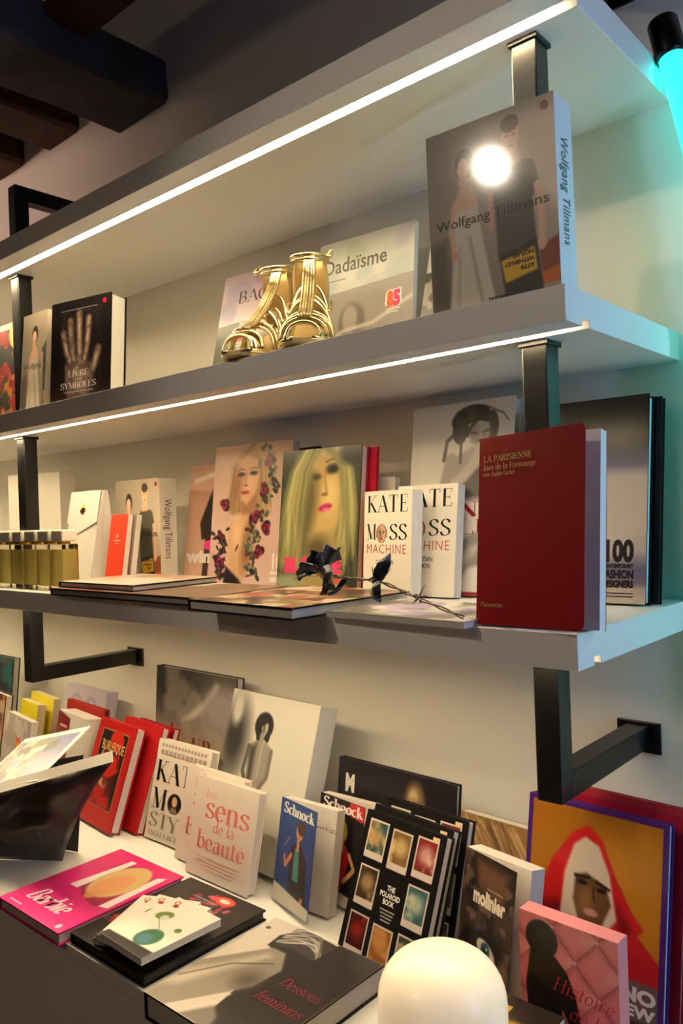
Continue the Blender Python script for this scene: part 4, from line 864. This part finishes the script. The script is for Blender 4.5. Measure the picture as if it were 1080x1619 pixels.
book('pale_beauty_book', 'pale coral-lettered book mostly hidden behind its twin', (-.868, -.2365, ZD, -2, 13.3), (.168, .169, .018), 'hard', (226, 214, 206), (226, 216, 204), art_sens, group='pale books with coral lettering')
def art_standing(C, L):
    C.vgrad([(0, (214, 210, 200)), (1, (206, 202, 192))]); C.ell(.12, .3, .16, .24, (40, 38, 36), .9, al=.85); C.ell(.1, .12, .06, .1, (190, 186, 176), .8)
    sk = (150, 144, 136); dk = (26, 24, 24)
    C.ell(.44, .19, .105, .085, dk, .15); C.ell(.455, .2, .036, .05, (184, 178, 168), .25); C.ell(.42, .165, .04, .03, dk, .4); C.ell(.47, .15, .04, .02, dk, .4); C.ell(.445, .215, .015, .03, (100, 94, 88), .6); C.ell(.4, .25, .03, .04, dk, .4); C.ell(.5, .25, .025, .035, dk, .4); C.line([(.44, .25), (.44, .29)], .05, sk)
    C.poly([(.3, .32), (.38, .285), (.5, .285), (.58, .32), (.56, .46), (.52, .52), (.55, .6), (.53, .75), (.5, .97), (.36, .97), (.36, .75), (.32, .6), (.36, .5)], sk, .02); C.poly([(.32, .33), (.4, .3), (.4, .6), (.42, .95), (.37, .95), (.35, .6)], (60, 56, 52), .04, .8)
    C.line([(.31, .33), (.29, .48), (.36, .6)], .04, (90, 84, 78)); C.line([(.57, .33), (.57, .48), (.47, .6)], .04, (120, 114, 106)); C.line([(.46, .3), (.46, .5)], .012, (210, 204, 194), .02, .6); C.line([(.43, .64), (.43, .95)], .012, dk)
book('shrink_wrapped_nude_album', 'large white shrink-wrapped album with a black and white standing figure', (-.845, -.188, ZD, -3.5, 17.5), (.247, .297, .044), 'box', (214, 210, 202), art=art_standing, pm=P_WRAP)
def art_fog(C, L):
    C.vgrad([(0, (84, 80, 76)), (.3, (104, 98, 96)), (.5, (150, 130, 112)), (.65, (170, 128, 84)), (1, (110, 84, 70))]); C.ell(.2, .12, .4, .2, (44, 42, 42), .9, al=.9); C.poly([(.36, .36), (.62, .2), (.76, .06), (.8, .07), (.74, .2), (.5, .33)], (196, 188, 178), .05); C.ell(.85, .25, .25, .16, (150, 140, 140), .8); C.blotch(4, 12, .5, .7, (190, 176, 160), .4)
    L.text('K', .2, .53, .13, (120, 44, 34), 'serif', width=.13, thick=.24); L.text('UR', .48, .6, .13, (120, 44, 34), 'serif', width=.24, thick=.24)
book('misty_landscape_book', 'dark misty landscape book leaning on the wall behind the white album', (-1.16, -.075, ZD, -1.5, 4), (.284, .303, .02), 'hard', (60, 58, 58), art=art_fog)
def art_schnock_blue(C, L):
    C.vgrad([(0, (34, 72, 140)), (1, (28, 52, 112))])
    C.poly([(.4, .42), (.62, .34), (.84, .5), (.9, .9), (.72, .9), (.4, .86)], (34, 32, 38), .02); C.poly([(.5, .42), (.62, .4), (.66, .72), (.5, .72)], (66, 130, 130), .02); C.ell(.6, .26, .1, .075, (200, 140, 100), .2); C.ell(.64, .22, .11, .065, (70, 44, 30), .25); C.line([(.58, .32), (.58, .42)], .07, (190, 130, 95)); C.line([(.42, .5), (.28, .62), (.24, .54)], .06, (196, 120, 76)); C.line([(.8, .85), (.7, .93)], .06, (196, 120, 76)); C.line([(.22, .44), (.34, .34)], .012, (190, 180, 170))
    C.poly([(0, .82), (1, .9), (1, 1), (0, 1)], (206, 198, 186), .01)
    L.text('Schnock', .1, .13, .1, (240, 236, 226), 'serif', width=.84, thick=.24, thin=.09)
def schnock_page(L): L.text('schnock', .52, .2, .03, (110, 100, 96), 'serif', width=.36, thick=.2); L.rect(.9, .185, 1, .192, (80, 74, 72)); L.rect(.9, .205, 1, .212, (80, 74, 72)); L.rect(.35, .86, .55, .868, (180, 170, 164))
book('blue_magazine', 'thick magazine with a blue cover standing half open on the counter', (-.604, -.237, ZD, 2.4, 12.1), (.120, .161, .02), 'soft', (36, 72, 138), (216, 206, 198), art_schnock_blue, flap=20, page_art=schnock_page, cat='magazine', step=.0013, back=(210, 204, 198))
def art_schnock_red(C, L):
    C.a[:] = (26, 22, 24); C.poly([(.7, .0), (1, .0), (1, .16), (.6, .12)], (190, 30, 34), .02); C.ell(.52, .3, .15, .12, (222, 190, 60), .25); C.ell(.54, .3, .075, .075, (214, 160, 120), .2); C.poly([(.3, .48), (.46, .4), (.66, .42), (.76, .52), (.6, .86), (.28, .86)], (170, 24, 34), .02); C.line([(.74, .5), (.86, .62), (.66, .76)], .06, (210, 156, 116)); C.line([(.56, .38), (.56, .46)], .1, (210, 156, 116)); C.poly([(0, .84), (1, .9), (1, 1), (0, 1)], (206, 190, 180), .01)
    L.text('Schnock', .08, .12, .1, (238, 226, 220), 'serif', width=.88, thick=.24, thin=.09)
book('black_magazine', 'thick magazine with a black cover and blonde woman in red, behind the blue one', (-.565, -.180, ZD, 2.1, 11), (.120, .161, .02), 'soft', (30, 26, 28), (216, 206, 198), art_schnock_red, flap=14, page_art=schnock_page, cat='magazine', step=.0013, back=(210, 204, 198))
def art_mar(C, L):
    C.vgrad([(0, (38, 32, 38)), (1, (34, 28, 32))])
    for cx, cy, r in ((.6, .42, .06), (.77, .5, .065), (.68, .2, .08)): C.ell(cx, cy, r, r * 1.8, (120, 96, 66), .5); C.ell(cx - .01, cy - .02, r * .5, r * .9, (196, 168, 124), .7); C.ell(cx, cy + r * 1.6, r * 1.1, r * 1.6, (96, 76, 52), .6)
    L.text('M', .07, .26, .14, (236, 230, 222), width=.085, bold=.05); L.text('A', .072, .45, .14, (236, 230, 222), width=.08, bold=.05); L.text('R', .075, .64, .14, (236, 230, 222), width=.075, bold=.05)
book('dark_statue_book', 'wide dark book lettered with vertical white capitals, leaning on the wall', (-.576, -.117, ZD, -2.1, 7.6), (.251, .206, .014), 'hard', (40, 34, 40), (206, 206, 186), art_mar)
def art_polaroid(C, L):
    C.a[:] = (22, 20, 20); k = 0
    pal = [((40, 76, 74), (190, 150, 100)), ((120, 90, 50), (206, 180, 130)), ((120, 40, 40), (206, 170, 160)), ((60, 46, 30), (180, 150, 110)), ((60, 96, 100), (190, 190, 170)), ((60, 20, 18), (150, 36, 30)), ((150, 90, 44), (200, 140, 80)), ((70, 70, 60), (170, 150, 120))]
    for j in range(3):
        for i in range(3):
            if i == 1 and j == 1: continue
            x0 = .07 + .31 * i; y0 = .05 + .315 * j + (.0 if i != 1 else .015); x1 = x0 + .25; y1 = y0 + .265
            a, b = pal[k]; k += 1
            m = (C.U > x0) & (C.U < x1) & (C.Vv > y0) & (C.Vv < y1); C.blend(m * 1.0, a); n = C.noise(8, 30 + k); C.blend(m * np.clip((n - .5) * 6, 0, 1), b); C.blend(m * np.clip(1.2 - np.hypot((C.U - x0 - .125) / .1, (C.Vv - y0 - .11) / .07), 0, .8), b)
            L.frame(x0, y0, x1, y1, .016, .012, (206, 192, 186), .045)
    L.rect(.86, .025, .94, .06, (214, 190, 150))
    for i, (s_, wd) in enumerate((('THE', .1), ('POLAROID', .25), ('BOOK', .14))): L.text(s_, .505, .465 + .045 * i, .034, WH, width=wd, align='c', bold=.03)
    for i in range(4): L.rect(.42 + .01 * i, .585 + .022 * i, .6 - .01 * i, .594 + .022 * i, (170, 164, 160))
PL = [(-.406, -.300, -7.1, 21.5, 'front one of three identical black books with instant photo prints on the cover'), (-.410, -.2755, -7.1, 21, 'middle one of three identical black instant photo books'), (-.402, -.238, -4, 17, 'rearmost of three identical black instant photo books')]
for x, y, ya, ti, lb in PL: book('instant_photo_book', lb, (x, y, ZD, ya, ti), (.153, .201, .018), 'hard', (24, 22, 22), (222, 214, 204), art_polaroid, step=.0014, group='black instant photo books')
def art_hair(C, L):
    C.vgrad([(0, (150, 116, 76)), (1, (120, 88, 58))]); g = np.random.default_rng(12)
    for k in range(110):
        a = g.random() * 1.3 - .2; c = [(206, 172, 120), (84, 58, 40), (176, 140, 94), (122, 90, 60), (226, 200, 156)][k % 5]
        C.line([(a - .25, g.random() * .1), (a, .25 + .1 * g.random()), (a + .18 + g.normal(0, .04), .6 + .4 * g.random())], .01 + .025 * g.random(), c, .025, .5)
    C.ell(1.0, .75, .3, .45, (222, 206, 186), .3)
book('hair_cover_book', 'book with streaked blond hair on the cover, behind the instant photo books', (-.319, -.123, ZD, -3, 8.4), (.118, .168, .02), 'soft', (150, 116, 80), art=art_hair)
def art_mol(C, L):
    C.a[:] = (60, 46, 40); C.blotch(5, 61, .4, .6, (24, 18, 18), .9); C.blotch(7, 63, .55, .65, (120, 96, 80), .7); C.poly([(.2, .02), (.9, .05), (.8, .3), (.3, .2)], (96, 66, 50), .1, .7)
    C.ell(.55, .6, .3, .13, (30, 24, 24), .4); C.ell(.56, .615, .19, .06, (196, 184, 170), .15, rot=22); C.ell(.55, .61, .09, .055, (50, 80, 96), .15); C.ell(.55, .61, .04, .026, (10, 10, 12), .2); C.ell(.57, .595, .012, .01, (230, 230, 230), .3)
    C.poly([(.5, .76), (.9, .7), (.95, .95), (.6, 1), (.4, .9)], (170, 140, 112), .08, .8); C.ell(.2, .8, .2, .2, (24, 18, 18), .6); L.rect(.72, .86, .84, .89, (40, 60, 70))
    L.text('molinier', .24, .33, .1, (222, 210, 196), width=.62, bold=.05); L.rect(.5, .2, .8, .21, (150, 130, 110))
book('eye_cover_book', 'book with a staring blue eye on its half open cover', (-.229, -.267, ZD, -8.6, 11.4), (.106, .181, .028), 'soft', (56, 44, 40), (222, 214, 202), art_mol, flap=14, step=.0013, back=(226, 220, 210))
def art_hood(C, L):
    C.vgrad([(0, (146, 92, 26)), (.5, (168, 110, 24)), (1, (150, 84, 20))]); C.ell(.8, .3, .3, .3, (186, 124, 30), .8)
    C.poly([(.46, .09), (.56, .15), (.66, .3), (.78, .44), (.86, .5), (.82, .54), (.95, .62), (1, .7), (1, .74), (.08, .74), (.1, .5), (.2, .3), (.34, .15)], (188, 28, 34), .02); C.poly([(.14, .52), (.3, .46), (.34, .58), (.2, .7), (.1, .7)], (120, 14, 20), .06, .8); C.poly([(.66, .4), (.8, .52), (.7, .6)], (124, 14, 20), .04, .7)
    C.poly([(.44, .15), (.54, .18), (.62, .3), (.68, .5), (.6, .58), (.52, .65), (.38, .6), (.28, .54), (.3, .34), (.36, .2)], (206, 190, 170), .02)
    C.poly([(.38, .34), (.46, .32), (.6, .36), (.64, .44), (.58, .55), (.5, .6), (.42, .56), (.37, .46)], (98, 66, 40), .02); C.ell(.46, .46, .06, .08, (130, 92, 56), .8, al=.8); C.line([(.38, .345), (.48, .34)], .02, (30, 22, 18)); C.line([(.53, .35), (.62, .37)], .02, (30, 22, 18)); C.ell(.43, .37, .04, .012, (24, 18, 16), .5); C.ell(.57, .385, .035, .012, (24, 18, 16), .5); C.line([(.51, .38), (.52, .44)], .014, (60, 40, 26)); C.ell(.5, .5, .05, .018, (190, 130, 120), .4); C.line([(.5, .6), (.48, .65)], .06, (80, 54, 34))
    C.line([(.6, .64), (.72, .62)], .025, (40, 16, 16)); C.line([(.3, .58), (.4, .64)], .025, (40, 14, 16))
    C.poly([(0, .735), (1, .735), (1, 1), (0, 1)], (112, 92, 92), .006); C.poly([(0, .93), (1, .9), (1, 1), (0, 1)], (60, 24, 30), .02)
    L.frame(0, 0, 1, 1, .035, .022, (66, 26, 110))
    L.text('INO', .955, .82, .06, WH, width=.27, align='r', bold=.05); L.text('VIEW', .955, .885, .048, WH, width=.3, align='r', bold=.05)
book('hooded_woman_book', 'large purple-edged book with a woman in a red hood', (-.162, -.215, ZD, -2.7, 10.5), (.187, .252, .016), 'hard', (66, 26, 110), (190, 214, 216), art_hood)
book('purple_red_volume', 'red-edged large volume right behind the red hood book', (-.155, -.188, ZD, -2.7, 10.5), (.19, .255, .014), 'hard', (140, 20, 44), (190, 200, 202), None)
book('pale_red_volume', 'rearmost large red volume behind the red hood book', (-.150, -.166, ZD, -2.7, 10.5), (.188, .257, .012), 'hard', (150, 40, 50), (190, 200, 202), None)
def art_tuft(C, L):
    C.vgrad([(0, (226, 128, 128)), (1, (206, 96, 100))]); asp = C.h / C.w
    a = (C.U * 2.2 + C.Vv * asp * 1.9 + .1); b = (C.U * 2.2 - C.Vv * asp * 1.9 + .35); fa = a - np.floor(a); fb = b - np.floor(b)
    edge = np.minimum(np.minimum(fa, 1 - fa), np.minimum(fb, 1 - fb)); C.blend(np.clip(1 - edge * 5, 0, 1) * .45, (150, 60, 66)); C.blend(np.clip(1 - edge * 26, 0, 1) * .6, (110, 40, 46)); C.blend(np.clip((fa - .5) * (fb - .2) * 3, 0, 1) * .6, (244, 180, 176))
    cr = np.maximum(np.minimum(fa, 1 - fa), np.minimum(fb, 1 - fb)); C.blend(np.clip((.05 - cr) * 60, 0, 1), (230, 160, 156))
    C.ell(.24, .16, .17, .13, (22, 16, 20), .05); C.poly([(.12, .24), (.36, .24), (.5, .34), (.58, .48), (.66, .78), (.62, 1), (.48, 1), (.52, .7), (.44, .6), (.36, 1), (.1, 1), (.06, .5)], (22, 16, 20), .01)
    r = (186, 40, 56)
    L.text('Histoire', .34, .48, .1, r, 'serif', width=.6, slant=.3, thick=.09, thin=.04, rot=-.05); L.text('de la', .5, .64, .1, r, 'serif', width=.36, slant=.3, thick=.09, thin=.04, rot=-.05); L.text('pudeur', .46, .8, .1, r, 'serif', width=.5, slant=.3, thick=.09, thin=.04, rot=-.05)
book('pink_tufted_book', 'pink quilted-pattern book with a black silhouette at the lower right', (-.107, -.305, ZD, -2.5, .5), (.121, .163, .024), 'box', (226, 140, 144), art=art_tuft, step=.0013)
def art_form(C, L):
    C.a[:] = (44, 36, 32); C.ell(.85, .75, .3, .25, (180, 140, 30), .3); C.ell(.1, .4, .2, .2, (60, 110, 40), .4)
    L.text('FORM', .06, .55, .3, (206, 164, 48), width=.6, bold=.06); L.rect(.82, .5, .97, .68, (232, 226, 216)); L.rect(.845, .56, .945, .62, (90, 84, 84))
book('yellow_lettered_book', 'dark book with yellow letters and a price sticker, lying behind the glowing lamp', (-.198, -.402, ZD + .0352, 0, 90), (.155, .078, .034), 'soft', (40, 33, 30), art=art_form)
book('dark_lying_book', 'dark paperback lying under the yellow-lettered book behind the lamp', (-.198, -.402, ZD, 0, 90), (.158, .08, .035), 'soft', (46, 40, 38), art=None)

# table lamp
def lamp():
    e = empty('table_lamp', (-.110, -.461, ZD), label='small glowing white dome table lamp at the bottom of the picture', cat='lamp')
    r, H = .0665, .181
    base = MB().lathe([(0, 0), (.05, 0), (.052, .003), (.052, .012), (.03, .018), (.012, .022), (.012, .055), (0, .055)], 40).build('base', mat('white_lamp_base', (232, 226, 216), .35), e, True)
    m = mat('opal_glowing_shade', (255, 236, 206), .25, emit=(1.0, 0.75, 0.46), estr=LAMP_E)
    prof = [(.0, .05), (r * .9, .05), (r, .058)] + [(r, .058 + (.128 - .058) * i / 5) for i in range(1, 6)]
    for i in range(1, 13):
        a = math.pi / 2 * i / 12; prof.append((r * math.cos(a) ** .8 if i < 12 else 0, .128 + (H - .128) * math.sin(a) ** .92))
    MB().lathe(prof, 56).build('shade', m, e, True)
    MB().box(-.012, .012, -.0005, .0005, 0, .006).build('switch', mat('white_lamp_base'), e).location = (0, -.0525, .004)
lamp()

# open black pouch with a photo print at the left
def pouch():
    e = empty('black_glossy_pouch', (-1.0, -.38, ZD), label='crumpled black glossy pouch with white rim, open at the left of the counter', cat='pouch')
    o = Vector((-1.0, -.38, ZD)); g = np.random.default_rng(21)
    mb = mat('black_crumpled_film', (66, 60, 56), .25, bump=.9, bscale=30); mw = mat('white_pouch_rim', (226, 220, 210), .5)
    n, k = 22, 12; vs = []
    A, B = Vector((-1.236, -.513, -.366)), Vector((-.812, -.395, -.228))       # rim from left to right
    C0, D0 = Vector((-1.25, -.515, ZD + .002)), Vector((-1.03, -.372, ZD + .002))
    nz = [[g.normal(0, 1) for _ in range(n + 1)] for _ in range(k + 1)]
    for i in range(k + 1):
        t_ = i / k
        for j in range(n + 1):
            s_ = j / n; p = (A + (B - A) * s_) * (1 - t_) + (C0 + (D0 - C0) * s_) * t_
            a = math.sin(math.pi * t_); p = p + Vector((0, -.018 * a, 0)) + Vector((.5, -.7, .3)) * ((nz[i][j] * .35 + nz[i // 3 * 3][j // 4 * 4] * .9) * .013 * a)
            vs.append(p - o)
    fs = [(i * (n + 1) + j, i * (n + 1) + j + 1, (i + 1) * (n + 1) + j + 1, (i + 1) * (n + 1) + j) for i in range(k) for j in range(n)]
    MB().add(vs, fs).build('front_film', mb, e, True).modifiers.new('thickness', 'SOLIDIFY').thickness = .0012
    up = Vector((-.02, .012, .012)); rim = [(A + (B - A) * (j / n)) - o for j in range(n + 1)]
    v2 = rim + [p + up for p in rim]
    MB().add(v2, [(j, j + 1, n + 2 + j, n + 1 + j) for j in range(n)]).build('rim', mw, e).modifiers.new('thickness', 'SOLIDIFY').thickness = .0012
    bk = [Vector((-1.27, -.40, ZD + .002)), Vector((-1.04, -.335, ZD + .002)), Vector((-.945, -.372, -.2455)), Vector((-1.152, -.409, -.297))]      # its top edge carries the print
    MB().add([p - o for p in bk], [(0, 1, 2, 3)]).build('back_film', mb, e).modifiers.new('thickness', 'SOLIDIFY').thickness = .0012
pouch()
def photo_print():
    C = Canvas(.20, .15, .0016); L = Letters(.20, .15)
    C.a[:] = (228, 222, 212)
    C.poly([(.03, .09), (.94, .09), (.94, .9), (.03, .9)], (90, 92, 150), .006); m = ((C.U > .035) & (C.U < .935) & (C.Vv > .1) & (C.Vv < .89)) * 1.0
    C.blend(m * np.clip((C.Vv - .4) * 1.6, 0, 1), (160, 146, 170)); C.blotch(7, 90, .42, .5, (120, 110, 90), .9, m * (C.U < .62)); C.blotch(9, 91, .52, .56, (60, 40, 50), .9, m * (C.U < .55)); C.blotch(9, 93, .55, .6, (206, 190, 170), .9, m * (C.U < .6)); C.blotch(6, 95, .58, .62, (110, 60, 100), .9, m * (C.U < .5)); C.poly([(.3, .12), (.52, .1), (.5, .26), (.3, .28)], (96, 110, 70), .02); C.poly([(.55, .2), (.72, .18), (.76, .36), (.58, .4)], (30, 32, 50), .01); C.poly([(.36, .28), (.56, .24), (.56, .36), (.36, .4)], (196, 186, 180), .01); C.line([(.05, .2), (.2, .85)], .03, (190, 130, 50), .01)
    e = empty('photo_print', (0, 0, 0), label='white-bordered colour photo print sticking out of the black pouch', cat='photo')
    P0, P1, P2 = Vector((-1.175, -.475, -.328)), Vector((-.895, -.425, -.2585)), Vector((-1.117, -.33, -.244))   # front-left, front-right, back-right-ish
    ux = (P1 - P0).normalized(); nrm = ux.cross((P2 - P0)).normalized(); vz = nrm.cross(ux)
    Mx = Matrix((ux, -nrm, vz)).transposed().to_4x4(); Mx.translation = P0; e.matrix_world = Mx
    MB().box(0, .20, 0, .0012, 0, .15).build('card', mat('white_card'), e); C.build('picture', P_GLOSS, e)
photo_print()

# left background cluster on the counter
def art_lil(C, L):
    C.vgrad([(0, (196, 188, 204)), (1, (206, 198, 206))])
    for cx in (.3, .66): C.ell(cx, .2, .14, .12, (172, 160, 196), .3); C.ell(cx, .2, .08, .06, (206, 200, 214), .4); C.line([(cx - .08, .24), (cx, .28), (cx + .08, .24)], .025, (130, 124, 160))
book('lilac_patterned_box', 'lilac patterned box against the wall at the far left of the counter', (-1.552, -.100, ZD, -1.9, 10.8), (.202, .217, .031), 'box', (196, 186, 204), art=art_lil)
def art_whitepb(C, L): C.a[:] = (214, 206, 198); C.poly([(.0, .0), (.45, .06), (.4, .9), (0, .9)], (120, 30, 32), .02); L.rect(.1, .15, .36, .18, (214, 150, 140))
book('thick_white_paperback', 'thick white paperback with a dark red spine panel, left of the red framed-picture book', (-1.385, -.205, ZD, -6.7, 8.8), (.15, .194, .04), 'soft', (214, 206, 198), (222, 214, 204), art_whitepb)
book('red_black_book', 'thin red and black edged book behind the thick white paperback', (-1.44, -.150, ZD, -5, 8), (.19, .205, .014), 'hard', (160, 34, 36), (60, 40, 36), None)
book('yellow_book', 'front one of two yellow-topped books at the far left', (-1.60, -.190, ZD, -7, 9), (.115, .192, .02), 'soft', (222, 206, 40), (214, 200, 170), None, group='yellow-topped books')
book('yellow_book', 'rear one of two yellow-topped books at the far left', (-1.615, -.155, ZD, -7, 9), (.145, .203, .018), 'soft', (226, 212, 60), (214, 200, 170), None, group='yellow-topped books')
def art_mag(C, L): C.a[:] = (176, 164, 156); C.blotch(5, 31, .5, .6, (214, 206, 198), .8); L.rect(.5, .25, .68, .5, (232, 96, 70)); L.rect(.54, .3, .64, .42, (240, 180, 40))
book('grey_magazine', 'grey magazine with an orange sticker at the far left of the counter', (-1.53, -.262, ZD, -8, 10), (.16, .185, .018), 'soft', (172, 160, 152), (206, 196, 188), art_mag, cat='magazine')
book('dark_picture_book', 'dark picture book with orange patches at the far left of the counter', (-1.755, -.21, ZD, -6, 8), (.15, .205, .02), 'hard', (60, 42, 40), art=art_mix(110, [(190, 100, 60), (70, 50, 80), (200, 170, 130)], (70, 48, 44), 5))
book('green_dark_book', 'dark green-edged book standing tall at the left picture edge under the lowest shelf', (-1.92, -.13, ZD, 0, 6), (.17, .27, .02), 'hard', (40, 52, 54), (190, 186, 170), art=art_mix(120, [(90, 70, 60), (40, 90, 90)], (44, 42, 46), 4))
book('purple_magazine', 'purple magazine leaning in front of the dark picture book at the far left', (-1.66, -.305, ZD, -8, 12), (.13, .165, .01), 'soft', (80, 60, 84), art=art_mix(130, [(130, 90, 120), (60, 40, 70), (150, 150, 60)], (84, 62, 90), 4), cat='magazine')
